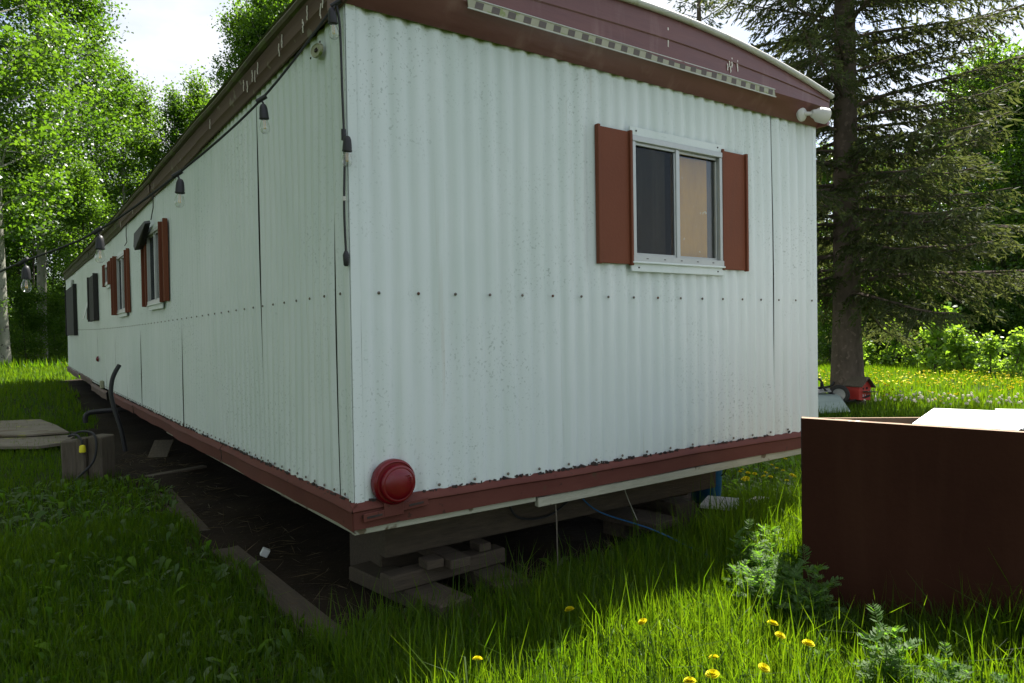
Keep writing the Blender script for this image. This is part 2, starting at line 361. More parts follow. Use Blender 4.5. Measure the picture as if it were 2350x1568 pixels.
M['aspen'] = leafmat("aspen_leaf", (0.030, 0.075, 0.011), (0.095, 0.22, 0.008), (0.060, 0.120, 0.020), (0.19, 0.34, 0.016), .5, .4, .35)
M['sapling'] = leafmat("young_leaf", (0.07, 0.15, 0.02), (0.28, 0.50, 0.02), (0.12, 0.2, 0.04), (0.40, 0.58, 0.05), .5, .4, .3)
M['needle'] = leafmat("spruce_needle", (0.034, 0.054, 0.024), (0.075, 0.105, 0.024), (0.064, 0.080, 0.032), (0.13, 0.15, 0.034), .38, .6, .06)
M['needle_blue'] = leafmat("blue_spruce_needle", (0.035, 0.062, 0.038), (0.06, 0.09, 0.04), (0.055, 0.085, 0.055), (0.08, 0.11, 0.05), .25, .5, .25)
M['bark'] = surf("spruce_bark", (0.075, 0.06, 0.047), (0.14, 0.11, 0.088), 9.0, (1, 1, .45), .95, bump=1.0, bscale=16, spots=((.16, .125, .10), 13, .6), spec=.1)
M['aspenbark'] = surf("aspen_bark", (0.15, 0.15, 0.12), (0.27, 0.265, 0.22), 2.5, (1, 1, .4), .85, bump=.3, spots=[((.05, .045, .04), 5, .60)])
M['darkbark'] = surf("dark_bark", (0.045, 0.038, 0.03), (0.09, 0.075, 0.06), 5, (1, 1, .3), .95, bump=.4)
M['petal'] = leafmat("dandelion_petal", (0.52, 0.45, 0.006), (0.52, 0.44, 0.004), (0.58, 0.52, 0.01), (0.56, 0.49, 0.008), .3, .6, .1)
M['stem'] = leafmat("flower_stem", (0.10, 0.17, 0.04), (0.2, 0.35, 0.04), (0.12, 0.19, 0.05), (0.25, 0.4, 0.05), .35)
M['seed'] = leafmat("seed_fluff", (0.74, 0.73, 0.64), (0.7, 0.69, 0.6), (0.8, 0.79, 0.7), (0.75, 0.74, 0.64), .6, .9, .02)
# ------------------------------------------------------------------ ground
rng = np.random.default_rng(7); rnd = random.Random(7)
def build_ground():
    rs = np.concatenate([[0.0], np.linspace(0.5, 14, 44), np.linspace(14.6, 60, 50), np.geomspace(64, 900, 14)])
    na = 120; V = [(0, 0, float(gz(0, 0)))]; F = []
    for r in rs[1:]:
        for k in range(na):
            a = 2 * math.pi * k / na; x, y = r * math.sin(a), r * math.cos(a); V.append((x, y, float(gz(x, y))))
    for k in range(na): F.append((0, 1 + (k + 1) % na, 1 + k))
    for i in range(len(rs) - 2):
        for k in range(na):
            a, b = 1 + i * na + k, 1 + i * na + (k + 1) % na; F.append((a, b, b + na, a + na))
    g = MB(); g.v = V; g.f = F
    tag(g.build("ground", M['ground'], None, True), kind="structure")
build_ground()
# bare earth under and beside the home
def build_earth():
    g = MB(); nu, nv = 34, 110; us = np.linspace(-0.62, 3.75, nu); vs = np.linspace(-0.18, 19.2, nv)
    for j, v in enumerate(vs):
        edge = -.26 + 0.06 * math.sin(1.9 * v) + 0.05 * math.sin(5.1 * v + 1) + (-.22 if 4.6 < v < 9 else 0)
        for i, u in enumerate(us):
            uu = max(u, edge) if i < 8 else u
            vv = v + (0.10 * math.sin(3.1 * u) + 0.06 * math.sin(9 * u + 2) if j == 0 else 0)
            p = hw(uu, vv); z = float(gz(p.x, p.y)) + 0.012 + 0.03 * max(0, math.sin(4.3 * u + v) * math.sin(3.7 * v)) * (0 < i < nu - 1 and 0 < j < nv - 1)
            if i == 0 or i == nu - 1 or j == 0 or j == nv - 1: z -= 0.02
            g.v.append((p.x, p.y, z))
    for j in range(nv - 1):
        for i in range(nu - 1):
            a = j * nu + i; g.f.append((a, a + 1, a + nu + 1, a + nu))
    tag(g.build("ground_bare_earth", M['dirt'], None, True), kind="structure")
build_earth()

# ------------------------------------------------------------------ the mobile home
home = thing("mobile_home", "long white corrugated mobile home with red-brown fascia raised on timber blocks", "mobile home", (NX, NY, 0), HROT)
PITCH_C = 0.102
def corr(s, amp): return -amp * (math.sqrt(math.sin(math.pi * s / PITCH_C) ** 2 + 0.02) - 0.5)
def panel(name, s0, s1, axis, off, sign, z0, z1, holes=(), amp=0.011, sagged=True):
    """corrugated sheet; axis 'u': runs along local x at y=off, outward = sign*y; axis 'v': along local y at x=off"""
    ss = list(np.arange(s0, s1, PITCH_C / 10)) + [s1]
    zs = [z0, z0 + .35, z0 + .75, z0 + 1.1, z0 + 1.5, z0 + 1.9, z1]
    for (a, b, c, d) in holes: ss += [a, b]; zs += [c, d]
    ss = sorted(set(round(x, 5) for x in ss if s0 <= x <= s1)); zs = sorted(set(round(x, 5) for x in zs if z0 <= x <= z1))
    g = MB(); n = len(zs)
    dent = rnd.random() * 6
    for s in ss:
        for z in zs:
            dz = sag(s) if (axis == 'v' and sagged) else 0.0
            d = off + sign * (-corr(s, amp)) + 0.005 * math.sin(2.3 * s + dent + 1.7 * z) + 0.003 * math.sin(5.1 * s - 3.1 * z + dent)
            g.v.append((s, d, z + dz) if axis == 'u' else (d, s, z + dz))
    for i in range(len(ss) - 1):
        for j in range(n - 1):
            sc_, zc = (ss[i] + ss[i + 1]) / 2, (zs[j] + zs[j + 1]) / 2
            if any(a < sc_ < b and c < zc < d for (a, b, c, d) in holes): continue
            a = i * n + j; q = (a, a + n, a + n + 1, a + 1)
            g.f.append(q if (axis == 'u') == (sign < 0) else q[::-1])
    return g.build(name, M['siding'], home, True)
G = 0.0025
WINF = (1.76, 2.54, 1.85, 2.56)
panel("siding_panel", 0.035, 3.14 - G, 'u', 0.0, -1, ZB, ZT + .03, [WINF], amp=.022)
panel("siding_panel", 3.14 + G, HWID - .03, 'u', -0.003, -1, ZB, ZT + .03, amp=.022)
seams = [0.035, 0.20] + [1.43 + 1.224 * k for k in range(14)] + [HL - .03]
WSIDE = [(4.66, 5.44, 1.83, 2.56), (7.26, 8.02, 1.83, 2.56), (8.98, 9.42, 2.30, 2.56)]
for a, b in zip(seams[:-1], seams[1:]):
    hs = [(max(h[0], a), min(h[1], b), h[2], h[3]) for h in WSIDE if h[0] < b and h[1] > a]
    panel("siding_panel", a + G, b - G, 'v', 0.003 * (rnd.random() - .5), -1, ZB, ZT + .0, hs, amp=.014)
for a in np.arange(0.03, HL - .1, 3.13):
    panel("siding_panel", a + G, min(a + 3.13, HL - .03) - G, 'v', HWID, 1, ZB, ZT + .03, amp=.009)
panel("siding_panel", 0.03, HWID - .03, 'u', HL, 1, ZB, ZT + .03, amp=.009)
# dark core behind the sheets with room-like recesses behind the glass
g = MB(); T = 0.014
g.box((HWID / 2, T + .05, (ZB + 1.82) / 2), (HWID - .06, .06, 1.82 - ZB - .02)); g.box((WINF[0] / 2 + .01, T + .05, 2.2), (WINF[0] - .06, .06, .75)); g.box(((WINF[1] + HWID) / 2 - .01, T + .05, 2.2), (HWID - WINF[1] - .06, .06, .75)); g.box((HWID / 2, T + .05, 2.76), (HWID - .06, .06, .36))
g.box((T + .055, HL / 2, (ZB + 1.74) / 2), (.06, HL - .1, 1.74 - ZB - .08)); g.box((T + .055, HL / 2, 2.72), (.06, HL - .1, .24))
for a, b in ((.12, 4.64), (5.46, 7.24), (8.04, 8.96), (9.44, HL - .06)): g.box((T + .056, (a + b) / 2, 2.17), (.058, b - a, .9))
g.box((T + .057, 9.2, 2.0), (.056, .5, .48))
g.box((HWID - .06, HL / 2, 1.78), (.04, HL - .1, 2.2)); g.box((HWID / 2, HL - .06, 1.78), (HWID - .1, .04, 2.2))
g.box((HWID / 2, HL / 2, 2.90), (HWID - .08, HL - .1, .05))
g.build("wall_core", M['room'], home)
g = MB(); g.box((HWID / 2, HL / 2, .60), (HWID - .04, HL - .04, .05)); g.build("floor_deck", M['dark'], home)
for u in (.85, 2.8):
    g = MB(); g.box((u, HL / 2 + .2, .56), (.11, HL - .9, .012)); g.box((u, HL / 2 + .2, .45), (.012, HL - .9, .21)); g.box((u, HL / 2 + .2, .344), (.11, HL - .9, .012)); g.build("chassis_beam", M['dark'], home)
# corner trims
for (x, y, sx, sy) in ((0, 0, 1, 1), (HWID, 0, -1, 1)):
    g = MB(); t = .006
    g.box((x + sx * .02 - sx * .008, y - .0125, (ZB + ZT) / 2), (.046, t, ZT - ZB + .02), bev=.002); g.box((x - sx * .0125, y + .019, (ZB + ZT) / 2), (t, .05, ZT - ZB + .02), bev=.002)
    g.build("corner_trim", M['siding'], home)

# screws and sealant crumbs on the siding
g = MB(); gr = MB()
for k in range(18):
    u = .125 + .2045 * k; (gr if k in (1, 5, 9) else g).lathe([(.0075, 0), (.0075, .004), (.003, .007)], 8, Matrix.Translation((u, -.0135, 1.628)) @ Matrix.Rotation(math.pi / 2, 4, 'X'))
for k in range(90):
    v = .1 + .2045 * k; g.lathe([(.007, 0), (.007, .004), (.003, .007)], 7, Matrix.Translation((-.0135, v, 1.628 + sag(v))) @ Matrix.Rotation(-math.pi / 2, 4, 'Y'))
for k in range(18):
    g.lathe([(.0075, 0), (.0075, .004), (.003, .007)], 8, Matrix.Translation((.22 + .2045 * k, -.0135, .70)) @ Matrix.Rotation(math.pi / 2, 4, 'X'))
for k in range(140):
    v = .09 + .133 * k; g.lathe([(.007, 0), (.007, .004), (.003, .007)], 7, Matrix.Translation((-.0135, v, .70 + sag(v))) @ Matrix.Rotation(-math.pi / 2, 4, 'Y'))
tag(g.build("screw_row", M['steel'], home), kind="stuff"); tag(gr.build("rusty_screw_row", M['rust'], home), kind="stuff")
g = MB()
for k in range(150):
    u = abs(rnd.gauss(1.3, 1.0)) % 3.5 + .05; g.box((u, -.017, .672 + rnd.random() * .012), (.004 + rnd.random() * .02, .006, .004 + rnd.random() * .012), (0, rnd.uniform(-.4, .4), 0))
for k in range(260):
    v = rnd.random() * 9; g.box((-.017, v, .672 + sag(v) + rnd.random() * .012), (.006, .004 + rnd.random() * .025, .004 + rnd.random() * .012), (rnd.uniform(-.4, .4), 0, 0))
tag(g.build("old_sealant_crumbs", M['tar'], home), kind="stuff")

# --- roof, fascia
def roofz(u): return 3.300 - 0.0536 * (u - 1.83) ** 2
us = np.linspace(-.06, 3.72, 29)
g = MB()
for u in us:
    for v in (-.12, 4, 8, 12, HL + .1): g.v.append((u, v, roofz(u) + .03 + sag(v) * .9))
for i in range(len(us) - 1):
    for j in range(4): a = i * 5 + j; g.f.append((a, a + 5, a + 6, a + 1))
g.build("roof_sheet", M['roof'], home, True)
for v0 in (-.115,):
    g = MB(); g.tube([(u, v0, roofz(u) + .018) for u in us], .020, 10); g.build("roof_edge_trim", M['roof'], home, True)
    g = MB(); g.tube([(u, v0 + .03, roofz(u) + .048) for u in us[1:]], .012, 8); g.build("roof_edge_trim", M['roof'], home, True)
LIP = 3.033
def fascia(y0, y1, lip):
    g = MB(); n = 40
    for i in range(n + 1):
        u = -.045 + (HWID + .09) * i / n
        w = .003 * math.sin(2.1 * u) + .002 * math.sin(5.3 * u)
        prof = [(y0, ZT - .012), (y0 - .006, ZT - .010), (y1 + w, lip), (y1 - .006 + w, lip + .006), (y1 - .004 + w, lip + .03 + .4 * max(roofz(u) - lip - .03, 0)), (y1 - .011 + w, lip + .036 + .4 * max(roofz(u) - lip - .03, 0)), (y1 - .002, roofz(u) + .02)]
        for (y, z) in prof: g.v.append((u, y, z))
    k = 7
    for i in range(n):
        for j in range(k - 1): a = i * k + j; g.f.append((a, a + k, a + k + 1, a + 1))
    return g
fascia(-.014, -.10, LIP).build("front_fascia", M['fascia'], home, True)
# end caps of the front fascia
for u, s in ((HWID + .046, 1), (-.046, -1)):
    g = MB(); t = .004
    poly = [(-.014, ZT - .012), (-.10, LIP), (-.105, roofz(u) + .02), (.1, roofz(u) + .02), (.1, ZT - .012)]
    g.v = [(u + s * t, y, z) for y, z in poly] + [(u, y, z) for y, z in poly]
    n = len(poly); g.f = [tuple(range(n)), tuple(range(2 * n - 1, n - 1, -1))] + [(i, (i + 1) % n, (i + 1) % n + n, i + n) for i in range(n)]
    g.build("fascia_end_cap", M['fascia'], home)
# vent strip on the fascia lip
g = MB(); g.box((1.803, -.1085, 3.030), (2.455, .005, .052), (math.radians(-9), 0, 0), .001); strip = g.build("vent_strip", M['cream'], home)
sl = MB(); sl.add([(-.030, 0, -.018), (.016, 0, -.018), (.030, 0, .018), (-.016, 0, .018), (-.030, .002, -.018), (.016, .002, -.018), (.030, .002, .018), (-.016, .002, .018)], [(0, 1, 2, 3), (7, 6, 5, 4), (0, 4, 5, 1), (1, 5, 6, 2), (2, 6, 7, 3), (3, 7, 4, 0)])
slm = sl.mesh("slot", M['slot'])
for k in range(25): place("slot", slm, strip, (.64 + .0975 * k, -.1128, 3.030), (math.radians(-9), 0, 0))
g = MB()
for z, dy in ((3.0575, -.1075), (3.0035, -.1155)): g.box((1.803, dy, z), (2.465, .006, .005))
g.build("vent_strip_edge", M['white_plastic'], strip)
# streaks of bird dropping on the fascia
g = MB()
def drop(u, z, l, dy=-.1095):
    x = u
    for q in range(5): g.box((x + rnd.uniform(-.003, .003), dy, z - l * q / 5), (.006 + rnd.random() * .004, .002, l / 4.2))
drop(1.98, 3.22, .11); drop(2.55, 3.16, .05); drop(2.575, 3.17, .06); drop(2.63, 3.165, .07); drop(2.56, 3.115, .04); drop(2.53, 3.125, .04)
tag(g.build("dropping_streaks", M['dropping'], home), kind="stuff")
# long side fascia in sheets, with a mossy gutter rail on top
for a, b, tw in ((-.10, 2.9, 0), (2.9, 5.1, .004), (5.1, 7.6, -.004), (7.6, 12.0, .006), (12.0, HL + .08, 0)):
    g = MB(); n = 12
    prof = [(-.020, 2.909), (-.030, 2.912), (-.035, 2.955), (-.047, 2.968), (-.044, 3.03), (-.055, 3.055)]
    for i in range(n + 1):
        v = a + .003 + (b - a - .006) * i / n
        for (x, z) in prof: g.v.append((x + tw, v, z + sag(v) + .003 * math.sin(3 * v)))
    k = len(prof)
    for i in range(n):
        for j in range(k - 1): q = i * k + j; g.f.append((q, q + 1, q + k + 1, q + k))
    g.build("side_fascia", M['fascia_old'] if a < 7 else M['moss_rail'], home, True)
g = MB(); vv = np.linspace(-.11, HL + .08, 60)
g.tube([(-.055 + .004 * math.sin(4 * v), v, 3.080 + sag(v) + .005 * math.sin(2.1 * v)) for v in vv], .026, 8); g.build("gutter_rail", M['moss_rail'], home, True)
g = MB()
for v, z in ((.15, 2.98), (.18, 2.94), (.36, 3.0), (.42, 2.96), (.75, 3.0), (.8, 2.97), (1.2, 3.0), (1.26, 2.97), (1.31, 2.99), (1.42, 2.96), (1.5, 2.99), (2.4, 2.98), (6.3, 2.95), (7.4, 2.94)):
    for q in range(4): g.box((-.0525, v + rnd.uniform(-.006, .006), z + .03 + sag(v) - .016 * q), (.003, .006, .02), (rnd.uniform(-.4, .4), 0, 0))
tag(g.build("dropping_streaks", M['dropping'], home), kind="stuff")
g = MB(); g.box((HWID + .03, HL / 2, 3.0), (.03, HL + .2, .17)); g.build("side_fascia", M['fascia'], home)

# --- lower rail and boards
def rail_front():
    g = MB(); n = 30
    for i in range(n + 1):
        u = -.032 + (HWID + .064) * i / n; w = .0035 * math.sin(3.3 * u) + .0015 * math.sin(9 * u)
        for (y, z) in ((-.006, .678), (-.016, .674), (-.036, .650), (-.038, .642), (-.029, .634), (-.028 + w * .5, .556), (-.012, .553)): g.v.append((u, y, z + w))
    k = 7
    for i in range(n):
        for j in range(k - 1): a = i * k + j; g.f.append((a, a + 1, a + k + 1, a + k))
    g.build("lower_rail", M['rail'], home, True)
rail_front()
for a, b, dz, dx in ((-.036, 2.38, 0, 0), (2.385, 4.25, -.006, -.006), (4.255, 6.9, -.004, .004), (6.905, 9.3, -.012, .003), (9.5, 11.9, -.02, -.03), (12.3, 15.0, .03, .02), (15.1, HL, .0, .0)):
    g = MB(); n = 12
    for i in range(n + 1):
        v = a + (b - a) * i / n; w = .004 * math.sin(2.9 * v) + .003 * math.sin(7 * v + a)
        for (x, z) in ((-.006, .678), (-.016, .674), (-.036, .648), (-.038, .640), (-.029, .632), (-.026 + w, .548), (-.010, .540)): g.v.append((x + dx, v, z + w * .7 + sag(v) + dz))
    k = 7
    for i in range(n):
        for j in range(k - 1): q = i * k + j; g.f.append((q, q + k, q + k + 1, q + 1))
    g.build("lower_rail", M['rail'] if a < 9.4 else M['fascia_old'], home, True)
for u0, u1, z0, z1, y in ((-.015, 1.015, .527, .557, -.012), (1.025, 3.60, .500, .551, -.020)):
    g = MB(); g.box(((u0 + u1) / 2, y + .018, (z0 + z1) / 2), (u1 - u0, .036, z1 - z0), (0, math.radians(-.25 if u0 > 1 else .1), 0), .003); g.build("sill_board", M['palewood'], home)
g = MB(); g.box((.012, 2.4, .532 - .02), (.03, 4.7, .03), (math.radians(-.6), 0, 0), .003); g.build("sill_board", M['palewood'], home)

# --- windows
def slider(u0, u1, z0, z1, axis, offs, screen_first=True, inner=None, detail=True, dz=0.0):
    """two-sash sliding window set in the wall; axis u -> front wall, v -> long wall"""
    Mx = Matrix.Identity(4) if axis == 'u' else Matrix(((0, 1, 0, 0), (1, 0, 0, 0), (0, 0, 1, 0), (0, 0, 0, 1)))
    def bx(g, c, s, bev=.002):
        if axis == 'u': return g.box(c, s, bev=bev)
        return g.box((c[1], c[0], c[2]), (s[1], s[0], s[2]), bev=bev)
    w, h = u1 - u0, z1 - z0; uc, zc = (u0 + u1) / 2, (z0 + z1) / 2
    y = offs
    g = MB(); t = .034
    bx(g, (uc, y - .016, z1 + .004), (w + .05, .03, t)); bx(g, (u0 - .004, y - .015, zc), (t * .8, .028, h - .03)); bx(g, (u1 + .004, y - .015, zc), (t * .8, .028, h - .03)); bx(g, (uc, y - .017, z0 + .006), (w + .05, .034, .04))
    fr = g.build("window", M['alu'], home); g2 = MB()
    bx(g2, (uc, y - .016, z0 - .038), (w + .06, .012, .062)); bx(g2, (uc, y - .026, z0 - .016), (w + .06, .026, .012), .003); g2.build("sill_flange", M['siding'], fr)
    g2 = MB(); bx(g2, (uc, y - .016, z1 + .046), (w + .06, .010, .052)); g2.build("head_flange", M['siding'], fr)
    g3 = MB(); bx(g3, (uc - .01, y - .010, zc), (.032, .022, h - .03)); g3.build("mullion", M['alu'], fr)
    for s_, (a, b) in enumerate(((u0 + .012, uc - .026), (uc + .006, u1 - .012))):
        g4 = MB(); q = .012; yy = y - .006 + (.008 if s_ else 0)
        bx(g4, ((a + b) / 2, yy, z1 - .022), (b - a, .014, .016), .001); bx(g4, ((a + b) / 2, yy, z0 + .034), (b - a, .014, .016), .001)
        bx(g4, (a + q / 2, yy, zc), (q, .014, h - .075), .001); bx(g4, (b - q / 2, yy, zc), (q, .014, h - .075), .001)
        sash = g4.build("sash", M['alu'], fr)
        g5 = MB(); bx(g5, ((a + b) / 2, yy + .006, zc), (b - a - .02, .003, h - .08), 0); g5.build("pane", M['glass'], sash)
        if (s_ == 0) == screen_first and detail:
            g6 = MB(); bx(g6, ((a + b) / 2, yy - .004, zc), (b - a - .022, .001, h - .082), 0); g6.build("insect_screen", M['screen'], sash)
    if inner:
        for (a, b, yo, folds, mt) in inner:
            g7 = MB(); n = 28
            for i in range(n + 1):
                s = a + (b - a) * i / n
                for z in (z0 + .01, z1 - .03):
                    p = (s, y + yo + .018 * math.sin(folds * i / n * 6.283), z)
                    g7.v.append(p if axis == 'u' else (p[1], p[0], p[2]))
            for i in range(n): g7.f.append((2 * i, 2 * i + 2, 2 * i + 3, 2 * i + 1))
            g7.build("curtain", M[mt], fr, True)
    if detail and axis == 'u':
        g8 = MB()
        for (u, z) in ((u0 + .02, z1 + .05), (u1 - .02, z1 + .05), (u0 + .03, z0 - .045), (u1 - .03, z0 - .045)): g8.lathe([(.006, 0), (.004, .004)], 8, Matrix.Translation((u, y - .022, z)) @ Matrix.Rotation(math.pi / 2, 4, 'X'))
        for k in range(5): g8.box((u0 + .09 + .15 * k, y - .0345, z0 + .008), (.016, .003, .005))
        tag(g8.build("weep_holes_and_screws", M['tar'], fr), kind="stuff")
    return fr
slider(WINF[0], WINF[1], WINF[2], WINF[3], 'u', -.010, True, [(1.84, 2.08, .034, 1.5, 'curtain2'), (2.13, 2.475, .034, .5, 'curtain')])
for i, (a, b, c, d) in enumerate(WSIDE):
    m_ = (a + b) / 2; s_ = sag(m_)
    slider(a, b, c + s_, d + s_, 'v', -.010, False, [[(m_ + .03, b - .02, .06, 2.0, 'blind')], [(a + .05, b - .05, .05, 1.5, 'curtain2')], [(a + .02, b - .02, .05, 1.0, 'curtain2')]][i], detail=True)
def shutter(c0, c1, z0, z1, axis, y=-.012, th=.032):
    def bx(g, c, s, bev=.003):
        return g.box(c, s, bev=bev) if axis == 'u' else g.box((c[1], c[0], c[2]), (s[1], s[0], s[2]), bev=bev)
    g = MB(); w = c1 - c0; zc = (z0 + z1) / 2; s_ = sag((c0 + c1) / 2) if axis == 'v' else 0
    bx(g, ((c0 + c1) / 2, y - .010, zc + s_), (w - .03, .012, z1 - z0 - .012)); bx(g, (c0 + .010, y - th / 2, zc + s_), (.020, th, z1 - z0)); bx(g, (c1 - .010, y - th / 2, zc + s_), (.020, th, z1 - z0))
    return g.build("shutter", M['shutter'], home)
shutter(1.468, 1.742, 1.816, 2.605, 'u'); shutter(2.556, 2.822, 1.816, 2.605, 'u')
shutter(4.36, 4.63, 1.815, 2.60, 'v', th=.045); shutter(5.475, 5.75, 1.815, 2.60, 'v', th=.045)
shutter(6.98, 7.225, 1.80, 2.60, 'v', th=.035); shutter(8.045, 8.32, 1.80, 2.60, 'v', th=.075)
shutter(8.78, 8.95, 2.27, 2.60, 'v', th=.05); shutter(9.46, 9.63, 2.27, 2.60, 'v', th=.05)
def cover(v0, v1, z0, z1, th):
    g = MB(); vm = (v0 + v1) / 2; g.box((-.014 - th / 2, vm, (z0 + z1) / 2 + sag(vm)), (th, v1 - v0, z1 - z0), bev=.004); c = g.build("window_cover", M['board_dark'], home)
    for v in (v0 - .03, v1 + .03):
        g = MB(); g.box((-.014 - th / 2 - .012, v, (z0 + z1) / 2 + sag(vm)), (th + .022, .05, z1 - z0 + .02), bev=.003); g.build("cover_edge", M['board_dark'], c)
    return c
cover(10.85, 11.85, 1.78, 2.56, .05); cover(15.35, 17.95, 1.50, 2.62, .05)
g = MB(); g.box((-.05, 12.75, 2.0 + sag(12.75)), (.012, .28, .36), (0, math.radians(14), 0), .003); hv = g.build("vent_flap", M['white_trim'], home)
g = MB(); g.box((-.018, 12.75, 1.97 + sag(12.75)), (.012, .24, .30)); g.build("vent_opening", M['shutter'], hv)
g = MB(); g.box((-.03, 16.3, 2.72 + sag(16)), (.06, .18, .13), bev=.01); g.build("junction_box", M['alu'], home)
g = MB(); g.lathe([(.05, 0), (.05, .012), (.03, .035), (.008, .042)], 14, Matrix.Translation((-.014, 11.0, 1.12 + sag(11))) @ Matrix.Rotation(-math.pi / 2, 4, 'Y')); g.build("marker_lamp", M['red_lens'], home, True)
g = MB(); g.box((-.035, 10.35, .72 + sag(10)), (.05, .13, .13), bev=.012); g.build("outlet_box", M['cream'], home)
# black hood board over the window on the long wall
g = MB(); poly = [(5.05, 2.60), (5.10, 2.63), (5.60, 2.56), (5.66, 2.43), (5.58, 2.38), (5.44, 2.42)]; n = len(poly)
g.v = [(-.055, y, z) for y, z in poly] + [(-.105 - .03 * (y > 5.5), y + .02, z - .01) for y, z in poly]; g.f = [tuple(range(n)), tuple(range(2 * n - 1, n - 1, -1))] + [(i, i + n, (i + 1) % n + n, (i + 1) % n) for i in range(n)]
hood = g.build("black_flap", M['black_plastic'], home)
g = MB(); g.tube([(-.03, 5.02, 2.88), (-.035, 5.0, 2.75), (-.06, 4.99, 2.62)], .005, 6); g.build("hanging_wire", M['black'], hood)
g = MB(); g.tube([(-.03, 7.05, 2.86), (-.035, 7.04, 2.7), (-.03, 7.03, 2.62), (-.045, 7.12, 2.58)], .005, 6); g.build("hanging_wire", M['black'], home)
# oval clearance lamp base near the corner
g = MB(); Mo = Matrix.Translation((-.016, .32, 2.815)) @ Matrix.Rotation(math.radians(12), 4, 'X') @ Matrix.Rotation(-math.pi / 2, 4, 'Y') @ Matrix.Diagonal((.55, 1.25, 1, 1))
g.lathe([(.062, 0), (.062, .006), (.055, .012), (.050, .008), (.015, .006)], 24, Mo); cl_ = g.build("clearance_lamp", M['cream'], home, True)
g = MB()
for k in range(3): g.box((-.026, 0.312 + .008 * k, 2.813 + .008 * (k % 2)), (.008, .014, .010), (rnd.random(), rnd.random(), 0))
g.lathe([(.006, 0), (.004, .004)], 8, Matrix.Translation((-.028, .255, 2.833)) @ Matrix.Rotation(-math.pi / 2, 4, 'Y')); g.lathe([(.006, 0), (.004, .004)], 8, Matrix.Translation((-.028, .385, 2.797)) @ Matrix.Rotation(-math.pi / 2, 4, 'Y'))
tag(g.build("lamp_contact", M['tar'], cl_), kind="stuff")
# stain-like dent marks left out; round tail lamp
RX = Matrix.Rotation(math.pi / 2, 4, 'X')
g = MB(); g.lathe([(.104, .0), (.106, .03), (.103, .042), (.096, .048), (.092, .044)], 40, Matrix.Translation((.172, -.012, .752)) @ RX); tl = g.build("tail_lamp", M['red_lens'], home, True)
g = MB(); g.lathe([(.086, .040), (.086, .060), (.082, .067), (.077, .069), (.072, .068), (.066, .073), (.050, .079), (.03, .083), (.004, .085)], 40, Matrix.Translation((.180, -.012, .747)) @ RX); g.build("lens", M['red_lens'], tl, True)
g = MB()
for i in range(5):
    for j in range(4):
        if i + j < 7: g.box((.198 + .009 * i, -.0905, .752 + .010 * j), (.005, .004, .006))
g.build("reflector_cells", M['red_lens'], tl)
g = MB(); g.box((.165, -.046, .632), (.10, .012, .07), (0, 0, 0), .003); g.box((.075, -.046, .612), (.12, .008, .036), (0, math.radians(-3), 0), .002); g.box((.275, -.046, .635), (.14, .008, .036), (0, math.radians(-3), 0), .002); br = g.build("bracket", M['rail'], tl)
for x, z in ((.068, .612), (.28, .636)):
    g = MB(); g.box((x, -.051, z), (.075, .003, .009), (0, math.radians(-3), 0)); g.build("bracket_slot", M['tar'], br)
# floodlight under the eave at the far corner of the end wall
g = MB(); g.lathe([(.052, 0), (.052, .015), (.040, .028), (.012, .032)], 20, Matrix.Translation((3.42, -.05, 2.965)) @ RX); fl = g.build("floodlight", M['white_plastic'], home, True)
g = MB(); g.tube([(3.42, -.07, 2.965), (3.455, -.11, 2.96), (3.475, -.12, 2.96)], .014, 10); g.build("arm", M['white_plastic'], fl, True)
dirv = Vector((.75, -.35, -.12)).normalized(); Mq = Matrix.Translation((3.47, -.12, 2.96)) @ dirv.to_track_quat('Z', 'Y').to_matrix().to_4x4()
g = MB(); g.lathe([(.022, -.015), (.030, 0), (.036, .02), (.052, .04), (.055, .105), (.050, .11), (.046, .095), (.01, .09)], 22, Mq); g.build("lamp_head", M['white_plastic'], fl, True)
#PART3
# ------------------------------------------------------------------ string lights
sl_o = thing("string_lights", "black cord of clear bulb string lights hung from the home's top corner", "string lights", (0, 0, 0))
conn = [Vector((-.757, 3.185, 2.905)), at_depth(600, 228, 3.28), at_depth(407, 400, 3.40), at_depth(224, 530, 3.54), at_depth(55, 600, 3.66), Vector((-3.05, 3.86, 1.72)), Vector((-3.75, 4.05, 1.80)), Vector((-4.35, 4.2, 1.98))]
def spline(P, n=10):
    out = []
    for i in range(len(P) - 1):
        p0, p1, p2, p3 = P[max(i - 1, 0)], P[i], P[i + 1], P[min(i + 2, len(P) - 1)]
        for k in range(n):
            t = k / n
            out.append(0.5 * ((2 * p1) + (-p0 + p2) * t + (2 * p0 - 5 * p1 + 4 * p2 - p3) * t * t + (-p0 + 3 * p1 - 3 * p2 + p3) * t ** 3))
    return out + [P[-1]]
MB().tube(spline(conn), .0055, 8).build("cable", M['black'], sl_o, True)
vert = [Vector((-.755, 3.186, 2.905)), Vector((-.742, 3.19, 2.8)), Vector((-.738, 3.195, 2.5)), Vector((-.735, 3.20, 2.25)), Vector((-.74, 3.195, 2.0)), Vector((-.737, 3.20, 1.80))]
MB().tube(spline(vert), .0055, 8).build("cable", M['black'], sl_o, True)
MB().lathe([(.007, -.05), (.012, -.045), (.014, -.02), (.015, .0), (.011, .01), (.007, .018)], 12, Matrix.Translation((-.737, 3.20, 1.795))).build("end_plug", M['black'], sl_o, True)
gb = MB(); gb.box((-.739, 3.194, 2.045), (.014, .014, .02), bev=.002); gb.build("tape_tag", M['white_plastic'], sl_o)
sock_me = MB().lathe([(.005, .062), (.012, .058), (.017, .046), (.019, .03), (.0205, .012), (.0205, 0), (.022, 0), (.022, -.006), (.018, -.008)], 18).mesh("socket", M['black'], True)
